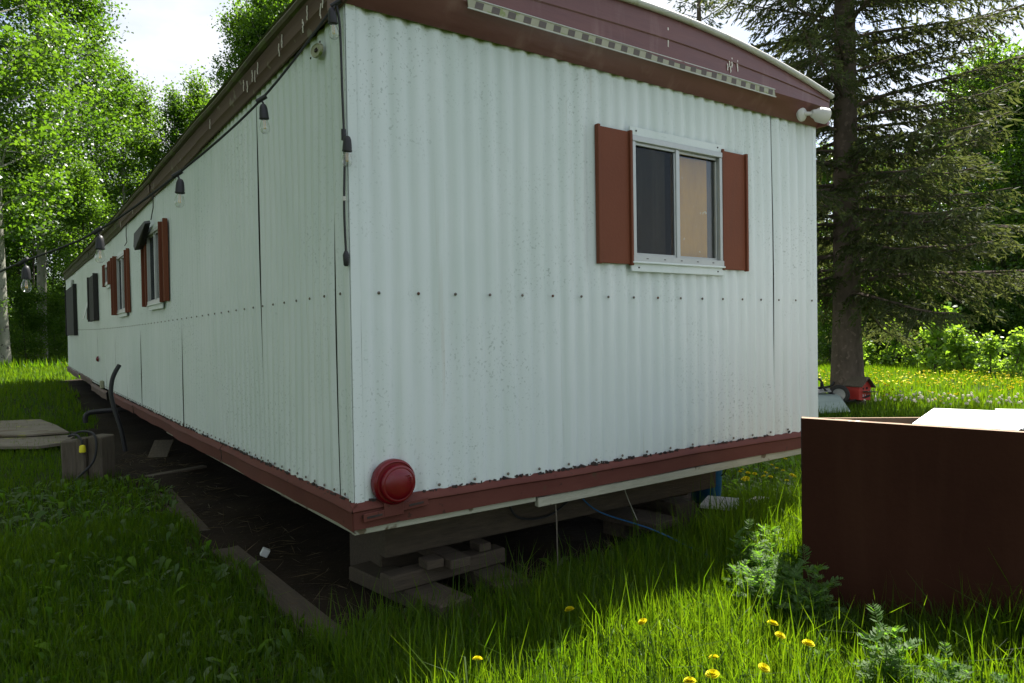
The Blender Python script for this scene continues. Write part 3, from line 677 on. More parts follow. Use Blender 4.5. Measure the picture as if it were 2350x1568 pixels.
bulb_me = MB().lathe([(.013, -.006), (.014, -.016), (.019, -.026), (.0225, -.040), (.0225, -.052), (.019, -.064), (.012, -.072), (.002, -.075)], 20).mesh("bulb", M['bulb'], True)
fil = MB(); fil.tube([(.003, 0, -.012), (.004, 0, -.05)], .0018, 6); fil.tube([(-.003, 0, -.012), (-.004, 0, -.05)], .0018, 6); fil.tube([(.004, 0, -.05), (-.004, 0, -.05)], .0012, 6); fil_me = fil.mesh("filament", M['filament'])
T_ = []
for i, p in enumerate(conn[:7]):
    T_.append((p, Vector((-.012, -.01, -.085)) if i == 0 else Vector((.012, -.004, -.085)), (.12, -.05, 0) if i == 0 else (rnd.uniform(-.06, .06), rnd.uniform(-.06, .06), 0)))
T_.append((Vector((-.736, 3.196, 2.33)), Vector((.020, -.026, -.075)), (.03, .04, 0)))
for p, d, rot in T_:
    g = MB(); g.tube([p + Vector((0, 0, -.024)), p + Vector((0, 0, .024))] if abs(p.x + .736) < .002 else [p + Vector((-.022, 0, -.012)), p + Vector((.022, 0, .014))], .011, 10); g.build("connector", M['black'], sl_o, True)
    q = p + d
    g = MB(); g.tube(spline([p, p + Vector((d.x * .9, d.y * .9, d.z * .3)), q + Vector((0, 0, .055 - .03)) + Vector((0, 0, .035))], 6), .0045, 8); g.build("drop_cord", M['black'], sl_o, True)
    s_ = place("socket", sock_me, sl_o, q, rot); b_ = place("bulb", bulb_me, s_); place("filament", fil_me, b_)
post = thing("fence_post", "grey wooden post holding up the loose end of the string lights", "post", (-4.39, 4.23, float(gz(-4.39, 4.23))))
g = MB(); g.box((0, 0, 1.0), (.1, .1, 2.1), bev=.008); g.build("post", M['greywood'], post)

# ------------------------------------------------------------------ timbers under the home
def timber(name, label, u, v, z, L, W, H, ang=0.0, mat='oldwood', group=None, tilt=0.0, cat="timber"):
    """a sawn timber whose long side runs at ang from the end wall direction, z = underside"""
    t = MB()
    t.box((0, 0, H / 2), (L, W, H), bev=min(.008, H * .1))
    o = t.build(name, M[mat]); o.location = hw(u, v, z); o.rotation_euler = (0, tilt, HROT + ang)
    return tag(o, label, cat, group)
PI2 = math.pi / 2
timber("support_beam", "heavy timber beam running under the end wall of the home", 1.62, .43, .268, 2.64, .17, .275)
timber("crib_plank", "flat plank of the near crib, just under the support beam", .62, .52, .215, .12, .8, .05, 0)
timber("crib_timber", "long square timber lying across the near crib", .62, .28, .135, .74, .11, .085, math.radians(4))
timber("crib_block", "short square block on end of the near crib timber, cut end showing", .50, .22, .222, .10, .10, .046)
timber("crib_block", "small reddish upright block between crib timber and support beam", .86, .31, .222, .075, .11, .045)
timber("crib_plank", "lower plank of the near crib lying toward the grass", .42, .35, .05, .20, .85, .082, math.radians(8))
timber("crib_plank", "lower plank of the near crib half sunk behind grass stalks", .88, .38, .05, .20, .85, .080, math.radians(-5))
timber("crib_timber", "old timber standing deep in the shade behind the near crib", .55, .85, .02, .30, .45, .52)
timber("crib_block", "concrete-grey block on top of the far crib", 2.33, .62, .27, .22, .22, .15, .2, 'greywood')
timber("crib_block", "square wood block on the far crib beside the sunlit boards", 2.62, .52, .24, .17, .24, .13, -.1)
timber("crib_plank", "wide plank sticking out of the far crib toward the grass", 2.15, .45, .14, .26, .62, .05, .15)
timber("crib_timber", "lower timber of the far crib under the wide plank", 2.35, .55, .02, .55, .2, .115, .1)
timber("crib_timber", "lower timber of the far crib running beneath the blocks", 2.62, .72, .02, .2, .75, .19, -.05)
for k, v in enumerate((3.0, 5.5, 8.0, 10.5, 13.0, 15.6, 18.0)):
    for u in (.85, 2.8):
        p = hw(u, v); z0 = float(gz(p.x, p.y))
        timber("pier_block", "dark timber pier block under the long steel chassis beam", u, v, z0, .42, .4, max(.338 - z0, .03), .05 * (k % 3), 'oldwood', "pier blocks under the home")
# loose boards, shown as they lie
timber("leaning_board", "broad weathered board leaning in the shade under the long wall", .12, 6.1, .01, .55, .22, .03, math.radians(60), 'greywood', tilt=math.radians(-38), cat="board")
timber("loose_board", "thin splintered board lying on bare earth under the long wall", .12, 4.95, .03, .62, .09, .02, math.radians(20), 'greywood', cat="board")
timber("edging_board", "old brown edging board sunk in earth along the lawn", -.10, 1.05, .005, 2.2, .17, .022, PI2 + .03, 'oldwood', cat="board")
timber("edging_board", "old edging board farther along the lawn, half covered with straw", -.16, 3.2, .005, 1.9, .15, .02, PI2 - .02, 'oldwood', cat="board")
p = on_ground(1655, 1188); u_, v_ = to_uv(p.x, p.y)
timber("white_scrap_board", "white scrap board lying in the sun under the home's far corner", u_, v_, .10, .34, .26, .02, .5, 'white_board', cat="board")
timber("white_scrap_board", "narrow pale scrap strip in the sun beside the white scrap board", u_ + .28, v_ - .10, .09, .30, .10, .02, .2, 'palewood', cat="board")
o = MB().box((0, 0, .03), (.05, .035, .05), bev=.004).build("paper_scrap", M['white_trim']); pp = on_ground(603, 1283); o.location = (pp.x, pp.y, .015); o.rotation_euler = (0.1, .5, .4); tag(o, "tiny white paper scrap on bare earth beside the edging board", "scrap")
# blue pail beyond the far corner
bp_ = on_ground(1620, 1152); pail = thing("blue_pail", "blue plastic pail in the grass behind the home's far corner", "pail", (bp_.x, bp_.y, 0))
MB().lathe([(.11, 0), (.118, .02), (.135, .30), (.142, .305), (.142, .325), (.130, .325), (.118, .06), (.02, .05)], 26).build("body", M['blue'], pail, True)
MB().tube([Vector((.142 * math.cos(a), .142 * math.sin(a) * .35 - .11, .31 - .12 * math.sin(a))) for a in np.linspace(0, math.pi, 14)], .005, 6).build("handle", M['black'], pail, True)
# wires under the end wall
def wire(name, label, pts, r, mt):
    o = MB().tube(spline([Vector(p) for p in pts], 8), r, 7).build(name, M[mt], None, True); return tag(o, label, "cord")
wire("blue_rope", "thin blue rope trailing from the support beam into the grass", [hw(1.62, .33, .40), hw(1.72, .26, .30), hw(1.95, .05, .20), hw(2.02, -.22, .13), hw(2.0, -.5, .10), hw(1.98, -.75, .02)], .0045, 'blue')
wire("black_wire", "black wire looped along the face of the support beam", [hw(1.05, .325, .50), hw(1.12, .31, .36), hw(1.35, .31, .33), hw(1.6, .32, .42), hw(1.9, .32, .41), hw(2.2, .31, .44), hw(2.7, .3, .47), hw(3.2, .2, .50)], .007, 'black')
wire("thin_wire", "thin grey wire hanging straight down below the sill board", [hw(1.17, .02, .52), hw(1.17, .01, .4), hw(1.165, .0, .2), hw(1.16, -.01, .0)], .004, 'steel')
wire("thin_wire", "thin pale wire dangling deep under the end wall", [hw(1.9, .25, .52), hw(1.92, .24, .4), hw(1.98, .2, .22)], .003, 'palewood')
wire("sewer_pipe", "short black pipe with elbow sticking out under the long wall", [hw(.5, 8.6, .38), hw(-.2, 8.7, .37), hw(-.38, 8.72, .34), hw(-.40, 8.72, .22)], .035, 'black')
# black hose standing by the long wall
hb = on_ground(287, 1041)
wire("standing_hose", "black flexible hose arching up beside the long wall", [at_depth(290, 1046, 8.74), at_depth(279, 990, 8.74), at_depth(263, 940, 8.75), at_depth(255, 905, 8.76), at_depth(257, 875, 8.78), at_depth(264, 855, 8.8), at_depth(274, 838, 8.85)], .027, 'black')
# upright timber stubs with a cord
sb_ = on_ground(202, 1102)
for k, (dx, dy, w, d, h, rz, lab) in enumerate(((-.150, 0, .15, .17, .42, .32, "weathered post stub beside the plywood sheets, with knot hole"), (-.012, -.03, .09, .13, .445, .05, "narrow weathered post stub between the two wider ones"), (.135, .02, .17, .18, .46, -.28, "weathered post stub nearest the long wall, carrying the cord"))):
    o = MB(); o.box((0, 0, h / 2), (w, d, h), bev=.012); q = o.build("post_stub", M['greywood']); q.location = (sb_.x + dx, sb_.y + dy, -.01); q.rotation_euler = (0.02, .015 * (k - 1), rz); tag(q, lab, "post stub", "post stubs")
cord = thing("power_cord", "grey power cord with yellow plug draped over the post stubs", "cord", (0, 0, 0))
c0 = sb_
cp = [Vector((c0.x - .14, c0.y - .06, .46)), Vector((c0.x - .02, c0.y - .06, .50)), Vector((c0.x + .12, c0.y - .10, .485)), Vector((c0.x + .17, c0.y - .13, .38)), Vector((c0.x + .15, c0.y - .15, .22)), Vector((c0.x + .06, c0.y - .2, .10)), Vector((c0.x - .03, c0.y - .26, .01))]
MB().tube(spline(cp, 8), .011, 8).build("cable", M['black'], cord, True)
cp2 = [Vector((c0.x - .16, c0.y - .04, .45)), Vector((c0.x - .05, c0.y - .09, .47)), Vector((c0.x + .015, c0.y - .12, .42)), Vector((c0.x + .03, c0.y - .125, .37))]
MB().tube(spline(cp2, 8), .011, 8).build("cable", M['black'], cord, True)
MB().lathe([(.012, .04), (.026, .03), (.030, .0), (.030, -.03), (.022, -.036)], 14, Matrix.Translation((c0.x + .03, c0.y - .128, .335))).build("plug", M['yellow'], cord, True)
# plywood sheets on the lawn
def sheet(name, label, pts, z, th, mt, jag=0.0, cat="sheet"):
    g = MB(); n = len(pts); vs = [(p.x, p.y, z + (p.z if hasattr(p, 'z') else 0)) for p in pts]
    g.add(vs + [(x, y, zz - th) for x, y, zz in vs], [tuple(range(n)), tuple(range(2 * n - 1, n - 1, -1))] + [(i, i + n, (i + 1) % n + n, (i + 1) % n) for i in range(n)])
    o = g.build(name, M[mt]); return tag(o, label, cat)
def gp(x, y, z): return on_ground(x, y, z)
pl = [gp(-160, 972, .20), gp(92, 962, .20), gp(128, 975, .185), gp(157, 991, .17), gp(60, 998, .16), gp(-180, 1000, .17)]
sheet("plywood_sheet", "weathered grey plywood sheet topmost on the pile by the long wall", [Vector((p.x, p.y, p.z)) for p in pl], 0, .022, 'plywood')
pl = [gp(-200, 995, .13), gp(70, 990, .13), gp(172, 1000, .13), gp(150, 1015, .12), gp(88, 1024, .115), gp(-210, 1026, .115)]
sheet("plywood_sheet", "brown rotting plywood sheet with broken edge beneath the grey sheet", [Vector((p.x, p.y, p.z)) for p in pl], 0, .035, 'plywood')
for k, (x, y) in enumerate(((-60, 1018), (90, 1008))):
    q = gp(x, y, 0.0); o = MB().box((0, 0, .035), (.9, .09, .07), bev=.006).build("sleeper", M['greywood']); o.location = (q.x, q.y + .15, 0.005); o.rotation_euler = (0, 0, .1); tag(o, "low wooden sleeper holding the plywood pile off the grass", "timber", "sleepers under the plywood")

# ------------------------------------------------------------------ brown bin with white sheets
A = at_depth(1840, 960, 3.44); A0 = Vector((A.x, A.y, 0))
fd = Vector((.929, -.369, 0)); ed = Vector((.369, .929, 0))
r_ = ray(2350, 993); t_ = None
# where the ray through the rim at the picture's edge meets the vertical plane of the front panel
nrm = Vector((fd.y, -fd.x, 0)); rr_ = Vector(r_); tt = (A0.x * nrm.x + A0.y * nrm.y) / (rr_.x * nrm.x + rr_.y * nrm.y)
E_ = Vector((rr_.x * tt, rr_.y * tt, rr_.z * tt + CAMH)); slope = (E_.z - A.z) / (Vector((E_.x, E_.y, 0)) - A0).length
LB = 1.75
Fz = A.z + slope * LB; Fr = A0 + fd * LB
B0 = A0 + ed * .80; Bz = at_depth(1840, 960, B0.y).z
bd = Vector((.98, -.20, 0)).normalized(); rr2 = at_depth(2110, 955, 4.12)
bslope = (rr2.z - Bz) / max((Vector((rr2.x, rr2.y, 0)) - B0).length, .1)
Lb = 1.75; Cz = Bz + bslope * Lb; C0 = B0 + bd * Lb
bin_o = thing("wooden_bin", "dark brown painted open wooden bin standing in tall weeds", "bin", (A0.x, A0.y, 0))
def wall_panel(name, p0, z0, p1, z1, th, mt, inward, n=1):
    d = (p1 - p0); nn = Vector((-d.y, d.x, 0)).normalized() * inward * th
    for k in range(n):
        a = p0 + d * (k / n + (.0015 if k else 0)); b = p0 + d * ((k + 1) / n); za = z0 + (z1 - z0) * k / n; zb = z0 + (z1 - z0) * (k + 1) / n
        zlo = -.03
        P_ = [a, b, b + nn, a + nn]
        lo = [Vector((q.x - A0.x, q.y - A0.y, zlo)) for q in P_]; hi = [Vector((q.x - A0.x, q.y - A0.y, z)) for q, z in zip(P_, (za, zb, zb, za))]
        MB().add(lo + hi, [(3, 2, 1, 0), (4, 5, 6, 7), (0, 1, 5, 4), (1, 2, 6, 5), (2, 3, 7, 6), (3, 0, 4, 7)]).build(name, M[mt], bin_o)
wall_panel("front_panel", A0, A.z, Fr, Fz, .018, 'bin', 1)
wall_panel_edge = MB(); nn_ = Vector((-fd.y, fd.x, 0)) * .018
for k in range(24):
    s0, s1 = LB * k / 24, LB * (k + 1) / 24; e = .0025 * rnd.random()
    a_, b_ = fd * s0, fd * s1; wall_panel_edge.add([(a_.x + nn_.x * .04, a_.y + nn_.y * .04, A.z + slope * s0 + .0005), (b_.x + nn_.x * .04, b_.y + nn_.y * .04, A.z + slope * s1 + .0005), (b_.x + nn_.x * .96, b_.y + nn_.y * .96, A.z + slope * s1 + .003 + e), (a_.x + nn_.x * .96, a_.y + nn_.y * .96, A.z + slope * s0 + .003 + e)], [(0, 1, 2, 3)])
wall_panel_edge.build("bare_top_edge", M['bin_in'], bin_o)
wall_panel("end_panel", A0 + ed * .02, A.z - .002, B0, Bz - .002, .018, 'bin', -1)
wall_panel("back_panel", B0 + bd * .02, Bz, C0, Cz, .018, 'bin_in', 1, 2)
wall_panel("end_panel", Fr + (C0 - Fr) * .02, Fz - .002, C0 - (C0 - Fr) * .02, Cz - .002, .018, 'bin', 1)
pts = [A0, Fr, C0, B0]; g = MB(); g.add([(p.x - A0.x, p.y - A0.y, .05) for p in pts] + [(p.x - A0.x, p.y - A0.y, .02) for p in pts], [(0, 1, 2, 3), (7, 6, 5, 4), (0, 4, 5, 1), (1, 5, 6, 2), (2, 6, 7, 3), (3, 7, 4, 0)]); g.build("floor", M['bin_in'], bin_o)
def rim_at(x, lift=.0):
    """point of the front rim seen at picture column x"""
    for k in range(600):
        s = LB * k / 600; q = A0 + fd * s; z = A.z + slope * s
        v = Vector((q.x, q.y, z - CAMH)); d = v.dot(Vector(_fw))
        if 1175 + FPX * v.dot(Vector(_rt)) / d >= x: return Vector((q.x, q.y, z + lift))
    return Vector((Fr.x, Fr.y, Fz + lift))
q0 = rim_at(2090, .004); q1 = rim_at(2332, .004)
b0 = at_depth(2143, 937, 4.02); b1 = at_depth(2272, 942, 3.86)
def quad_sheet(name, label, P_, th, mt, cat):
    n = (P_[1] - P_[0]).cross(P_[3] - P_[0]).normalized() * th
    o = MB().add([p for p in P_] + [p - n for p in P_], [(0, 1, 2, 3), (7, 6, 5, 4), (0, 4, 5, 1), (1, 5, 6, 2), (2, 6, 7, 3), (3, 7, 4, 0)]).build(name, M[mt]); return tag(o, label, cat)
quad_sheet("white_sheet", "white board lying across the brown bin, topmost", [q0 + Vector((.02, .03, 0)), q1 + Vector((.03, .03, 0)), b1 + (b1 - b0) * .9, b0], .012, 'white_board', "board")
b2 = at_depth(2283, 940, 4.06)
quad_sheet("white_sheet", "white board with pinkish edge behind the topmost board in the bin", [q1 + Vector((.05, .03, .010)), q1 + Vector((.75, -.22, -.01)), b2 + Vector((.8, -.14, -.01)), b2 + Vector((.0, .0, .004))], .010, 'white_board', "board")

# ------------------------------------------------------------------ hand truck, birdhouse and panels at the spruce
sp = on_ground(1945, 935)           # foot of the big spruce
ht = thing("hand_truck", "black two-wheeled hand truck lying against the big spruce trunk", "hand truck", (0, 0, 0))
D_ = 11.95
def hp(x, y, d=0.0): return at_depth(x, y, D_ + d)
MB().tube(spline([hp(1872, 868), hp(1884, 874), hp(1892, 893), hp(1905, 902), hp(1925, 910), hp(1950, 922), hp(1996, 908)], 6), .018, 8).build("frame_rail", M['black'], ht, True)
MB().tube(spline([hp(1866, 893, .35), hp(1885, 890, .35), hp(1906, 886, .35), hp(1914, 876, .35)], 6), .018, 8).build("frame_rail", M['black'], ht, True)
MB().tube([hp(1884, 880), hp(1884, 888, .35)], .014, 8).build("cross_bar", M['black'], ht, True)
MB().tube([hp(1912, 905), hp(1912, 896, .4)], .012, 8).build("axle", M['black'], ht, True)
def wheel(c, ax):
    Mw = Matrix.Translation(c) @ ax.to_track_quat('Z', 'Y').to_matrix().to_4x4()
    w = MB().lathe([(.105, -.035), (.14, -.042), (.162, -.03), (.168, 0), (.162, .03), (.14, .042), (.105, .035), (.10, 0)], 30, Mw).build("wheel", M['rubber'], ht, True)
    r = MB().lathe([(.100, -.02), (.108, -.024), (.108, .024), (.100, .02)], 24, Mw).build("rim", M['rim'], w, True)
    g = MB()
    for k in range(9):
        a = k * math.pi * 2 / 9; g.tube([Mw @ Vector((.015 * math.cos(a), .015 * math.sin(a), .02)), Mw @ Vector((.103 * math.cos(a), .103 * math.sin(a), .0))], .006, 5)
    g.lathe([(.022, -.03), (.022, .03)], 12, Mw); g.build("spokes", M['rim'], w)
wheel(hp(1926, 906, -.02), Vector((-.62, -.75, .05)).normalized()); wheel(hp(1950, 902, .38), Vector((-.62, -.75, .05)).normalized())
g = MB(); tp = [hp(1930, 925, -.05), hp(1996, 908, -.05), hp(1990, 906, .3), hp(1935, 918, .3)]; g.add(tp + [p + Vector((0, 0, -.012)) for p in tp], [(0, 1, 2, 3), (7, 6, 5, 4), (0, 4, 5, 1), (1, 5, 6, 2), (2, 6, 7, 3), (3, 7, 4, 0)]); g.build("toe_plate", M['black'], ht)
bh_c = hp(1968, 917, .10); bh = thing("birdhouse", "red wooden birdhouse with grey board roof resting on the hand truck", "birdhouse", bh_c, math.radians(28), rot=(0, math.radians(4), math.radians(30)))
w2, hh, pk, dp = .155, .24, .37, .26
MB().prism([(-w2, 0), (w2, 0), (w2, hh), (0, pk), (-w2, hh)], -dp / 2, dp / 2).build("body", M['red_paint'], bh)
for s in (-1, 1):
    g = MB(); a = math.atan2(pk - hh, w2); L_ = .26
    g.box((s * (L_ / 2 * math.cos(a) - .006), -.02, pk + .014 - L_ / 2 * math.sin(a)), (L_, dp + .10, .02), (0, s * a, 0), .003); g.build("roof_board", M['greywood'], bh)
for x, z, r in ((.045, .20, .022), (-.05, .19, .016)):
    MB().lathe([(r, 0), (r, .006)], 14, Matrix.Translation((x, -dp / 2 - .001, z)) @ RX).build("entrance_hole", M['dark'], bh)
for x, z, w_, h_ in ((-.03, .275, .03, .018), (-.05, .075, .016, .035), (.005, .085, .014, .03), (.085, .08, .03, .028), (.14, .16, .014, .02)):
    MB().box((x, -dp / 2 - .003, z), (w_, .008, h_)).build("trim_block", M['white_trim'] if x < .08 else M['palewood'], bh)
MB().box((.08, -dp / 2 - .05, .145), (.3, .1, .014), bev=.003).build("ledge", M['greywood'], bh)
def slab(name, label, P_, th, mt, cat): return quad_sheet(name, label, P_, th, mt, cat)
slab("plastic_panel", "pale green-grey corrugated panel slanting to the ground below the hand truck", [at_depth(1866, 902, 12.0), at_depth(1924, 906, 11.95), at_depth(1952, 946, 11.45), at_depth(1882, 949, 11.4)], .012, 'tintsheet', "panel")
slab("plastic_panel", "grey flat panel lying level under the hand truck handles", [at_depth(1862, 903, 11.9), at_depth(1908, 898, 11.85), at_depth(1900, 886, 12.5), at_depth(1858, 889, 12.5)], .012, 'rim', "panel")
#PART4
# ------------------------------------------------------------------ plants: helpers
def rot_basis(n, rg, flat=0.0):
    """random orthonormal pairs; flat>0 keeps the leaf plane nearer to horizontal"""
    nrm = rg.normal(size=(n, 3)); nrm[:, 2] = np.abs(nrm[:, 2]) + flat; nrm /= np.linalg.norm(nrm, axis=1)[:, None]
    t = rg.normal(size=(n, 3)); a = t - nrm * (t * nrm).sum(1)[:, None]; a /= np.linalg.norm(a, axis=1)[:, None]
    return a, np.cross(nrm, a)
def leaf_quads(C, size, rg, ratio=.8, flat=.3):
    a, b = rot_basis(len(C), rg, flat); s = size[:, None]
    return np.stack([C - a * s * .5, C + b * s * .5 * ratio - a * s * .05, C + a * s * .55, C - b * s * .5 * ratio - a * s * .05], 1)
def ribbon(P0, D, L, W, side):
    """thin pointed quads from P0 along D"""
    L = L[:, None]; W = W[:, None]
    return np.stack([P0, P0 + D * L * .45 + side * W * .5, P0 + D * L, P0 + D * L * .45 - side * W * .5], 1)
def unit(v): return v / np.maximum(np.linalg.norm(v, axis=-1, keepdims=True), 1e-9)

def trunk_limbs(mb, h, r0, bend, limbs, n=9):
    zs = np.linspace(0, h, 12); pts = [Vector((bend[0] * math.sin(z / h * 2.2), bend[1] * math.sin(z / h * 1.7), z - .1)) for z in zs]
    mb.tube(pts, [r0 * (1.25 if i == 0 else 1) * (1 - .93 * (z / h) ** 1.1) + .012 for i, z in enumerate(zs)], n)
    return lambda z: Vector((bend[0] * math.sin(z / h * 2.2), bend[1] * math.sin(z / h * 1.7), z - .1))
def broadleaf(seed, h, r0, R, base, nlimb, nclump, nleaf, lsize, barkm, leafm, sig=.34, up=.9):
    """returns (trunk mesh, crown mesh)"""
    rg = np.random.default_rng(seed); rd = random.Random(seed)
    mb = MB(); axis = trunk_limbs(mb, h, r0, (rd.uniform(-.3, .3), rd.uniform(-.3, .3)), nlimb)
    cl = []
    for k in range(nlimb):
        t = (k + rd.random()) / nlimb; z = h * (base + (1 - base) * .93 * t); az = k * 2.4 + rd.uniform(-.5, .5)
        prof = (math.sin(math.pi * min(1, .18 + .82 * t) ** .9) * .85 + .18) if t < .95 else .25
        L = R * prof * rd.uniform(.7, 1.15); el = up * (.35 + .75 * t) * rd.uniform(.7, 1.2)
        p0 = axis(z * .96); d = Vector((math.cos(az) * math.cos(el), math.sin(az) * math.cos(el), math.sin(el)))
        pm = p0 + d * L * .55 + Vector((0, 0, .05 * L)); p1 = p0 + d * L + Vector((0, 0, .16 * L))
        rr = max(.012, r0 * .28 * (1 - t * .7)); mb.tube([p0, pm, p1], [rr, rr * .6, rr * .22], 5, False)
        for q in range(3):
            s = rd.uniform(.35, .9); b0 = p0.lerp(p1, s); b1 = b0 + Vector((rd.uniform(-1, 1), rd.uniform(-1, 1), rd.uniform(-.1, .8))) * L * .32
            mb.tube([b0, b1], [rr * .4, rr * .12], 4, False); cl.append((b1, L * .13))
        for s in (.6, .8, 1.0): cl.append((p0.lerp(p1, s) + Vector((rd.gauss(0, .12), rd.gauss(0, .12), rd.gauss(0, .1))) * R * .4, L * .15))
    for k in range(6): cl.append((axis(h * (.9 + .018 * k)), R * .1))
    idx = rg.integers(0, len(cl), nclump); C = []
    cen = np.array([cl[i][0] for i in idx]); spread = np.array([max(cl[i][1], sig) for i in idx])
    cen = cen + rg.normal(size=cen.shape) * spread[:, None] * .8
    P = np.repeat(cen, nleaf, 0) + rg.normal(size=(nclump * nleaf, 3)) * sig * np.array([1, 1, .75])
    tint = np.clip(np.repeat(rg.random(nclump), nleaf) * .6 + rg.random(len(P)) * .4, 0, 1)
    keep = P[:, 2] > .15; P = P[keep]; tint = tint[keep]
    V = leaf_quads(P, lsize * (.7 + .6 * rg.random(len(P))), rg)
    return mb.mesh("trunk", barkm, True), poly_mesh("crown", V, 4, leafm, tint)
def spruce(seed, h, r0, R, nbr, base, barkm, needlem, spray=.13, dens=1.0, droop=.35, wsc=1.0):
    rg = np.random.default_rng(seed); rd = random.Random(seed); mb = MB()
    axis = trunk_limbs(mb, h, r0, (rd.uniform(-.1, .1), rd.uniform(-.1, .1)), 0, 14)
    S0, SD, SL, SW, ST = [], [], [], [], []
    for k in range(nbr):
        t = (k + rd.random()) / nbr; z = h * (base + (1 - base) * t ** 1.08 * .985); fz = (z / h - base) / (1 - base)
        L = R * (1 - fz) ** .8 * rd.uniform(.65, 1.18) + .12; az = k * 2.39996 + rd.uniform(-.45, .45)
        dh = np.array([math.cos(az), math.sin(az), 0]); perp = np.array([-dh[1], dh[0], 0]); p0 = np.array(axis(z))
        e0 = rd.uniform(.02, .30) + .45 * fz; dr = droop * rd.uniform(.6, 1.3) * (1 - fz)
        n = 7; ss = np.linspace(0, 1, n); cur = [p0 + dh * L * s + np.array([0, 0, L * (math.tan(e0) * s - dr * 1.5 * s ** 1.6 + dr * .75 * s ** 3.2)]) for s in ss]
        rb = max(.006, r0 * .16 * (L / R) ** .8); mb.tube([Vector(c) for c in cur], [rb * (1 - .85 * s) + .003 for s in ss], 5, False)
        cur = np.array(cur)
        nt_ = int((10 + 22 * L / R) * dens)
        for q in range(nt_):
            s = .05 + .95 * (q + rd.random()) / nt_; f = s * (n - 1); i = min(int(f), n - 2); c = cur[i] + (cur[i + 1] - cur[i]) * (f - i)
            tl = (.16 + .42 * L * (1 - s) ** .7 * .75 * min(1, .35 + 3 * s)) * rd.uniform(.6, 1.2); sd = 1 if q % 2 else -1
            dirt = unit(dh * .75 + perp * sd * rd.uniform(.5, 1.0) + np.array([0, 0, rd.uniform(-.45, .05)]))
            m_ = max(4, int(tl / .036 * dens)); u = rg.random(m_) ** .9
            tip = c + dirt * tl + np.array([0, 0, -.28 * tl])
            if tl > .35: mb.tube([Vector(c), Vector(c + (tip - c) * .9)], [.006, .002], 3, False)
            pos = c + dirt * tl * u[:, None] + np.array([0, 0, -.28 * tl]) * (u ** 2)[:, None]
            dd = unit(dirt + rg.normal(size=(m_, 3)) * .5 + np.array([0, 0, -.42]))
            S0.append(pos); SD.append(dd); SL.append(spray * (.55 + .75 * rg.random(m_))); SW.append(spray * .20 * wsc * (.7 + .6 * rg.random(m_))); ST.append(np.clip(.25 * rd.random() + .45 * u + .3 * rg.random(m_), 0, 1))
    S0 = np.concatenate(S0); SD = np.concatenate(SD); SL = np.concatenate(SL); SW = np.concatenate(SW); ST = np.concatenate(ST)
    side = unit(np.cross(SD, rg.normal(size=SD.shape))); V = ribbon(S0, SD, SL, SW, side)
    return mb.mesh("trunk", barkm, True), poly_mesh("crown", V, 4, needlem, ST)
def put_tree(name, label, cat, meshes, x, y, rz, sc, group=None, parts=("trunk", "crown"), zs=None):
    o = thing(name, label, cat, (x, y, float(gz(x, y)) - .02), rz, group); o.scale = (sc, sc, sc * (zs or 1))
    for p, me in zip(parts, meshes): place(p, me, o)
    return o

# ------------------------------------------------------------------ the spruces
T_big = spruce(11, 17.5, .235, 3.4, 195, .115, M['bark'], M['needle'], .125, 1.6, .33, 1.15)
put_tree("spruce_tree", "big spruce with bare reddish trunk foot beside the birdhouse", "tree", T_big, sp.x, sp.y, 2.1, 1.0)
T_sp2 = spruce(12, 13.0, .17, 2.0, 120, .04, M['bark'], M['needle_blue'], .16, .8, .35, 1.2)
px = at_depth(1606, 40, 20.0)
put_tree("spruce_tree", "bluish spruce rising beyond the home's roof", "tree", T_sp2, px.x, px.y, .4, 1.0)
T_sp3 = spruce(13, 9.0, .12, 1.7, 80, .03, M['darkbark'], M['needle'], .22, .55, .3, 1.5)
spr = [(2235, 27.5, 1.0, "olive young spruce among the leafy trees behind the dandelion lawn"), (2075, 27.0, .8, "young spruce at the wood edge close behind the big spruce trunk"), (2330, 25.5, .85, "young spruce with drooping yellowish sprays at the wood edge"), (1990, 29.0, 1.0, "dark spruce seen past the big spruce's trunk"), (2150, 31.0, 1.15, "tallest of the young spruces behind the dandelion lawn")]
for i, (x, d, s, lab) in enumerate(spr):
    p = at_depth(x, 800, d); put_tree("spruce_tree", lab, "tree", T_sp3, p.x, p.y, i * 1.3, s)

# ------------------------------------------------------------------ leafy trees
A1 = broadleaf(21, 21.0, .19, 3.0, .22, 34, 250, 84, .14, M['aspenbark'], M['aspen'], .33)
A2 = broadleaf(22, 17.0, .15, 2.7, .16, 32, 220, 84, .14, M['aspenbark'], M['aspen'], .33)
A3 = broadleaf(23, 14.0, .11, 2.5, .08, 30, 240, 84, .14, M['darkbark'], M['aspen'], .36)
A4 = broadleaf(24, 6.5, .05, 1.9, .05, 24, 230, 70, .125, M['darkbark'], M['aspen'], .34)
left_trees = [  # picture column, distance, mesh, scale
    (8, 27, A1, 1.05), (-120, 30, A1, 1.0), (95, 31, A1, 1.02), (170, 35, A1, 1.05), (240, 41, A1, .9), (300, 38, A2, .92), (352, 42, A2, .93), (400, 40, A2, .88),
    (465, 41, A2, .95), (575, 38, A1, .93), (630, 41, A1, 1.05), (660, 38, A1, 1.02), (720, 40, A1, 1.0), (-60, 40, A2, 1.1), (200, 30, A3, .62), (345, 46, A3, .7), (-10, 45, A3, .7),
    (40, 34, A3, .8), (110, 37, A3, .75), (-70, 33, A3, .8)]
kinds_l = {id(A1): ("aspen_tree", "tall pale-trunked aspen in the wood beyond the home's far end"), id(A2): ("aspen_tree", "middle-sized aspen filling the wood beyond the home's far end"), id(A3): ("young_tree", "low dark-stemmed leafy tree under the aspens beyond the home")}
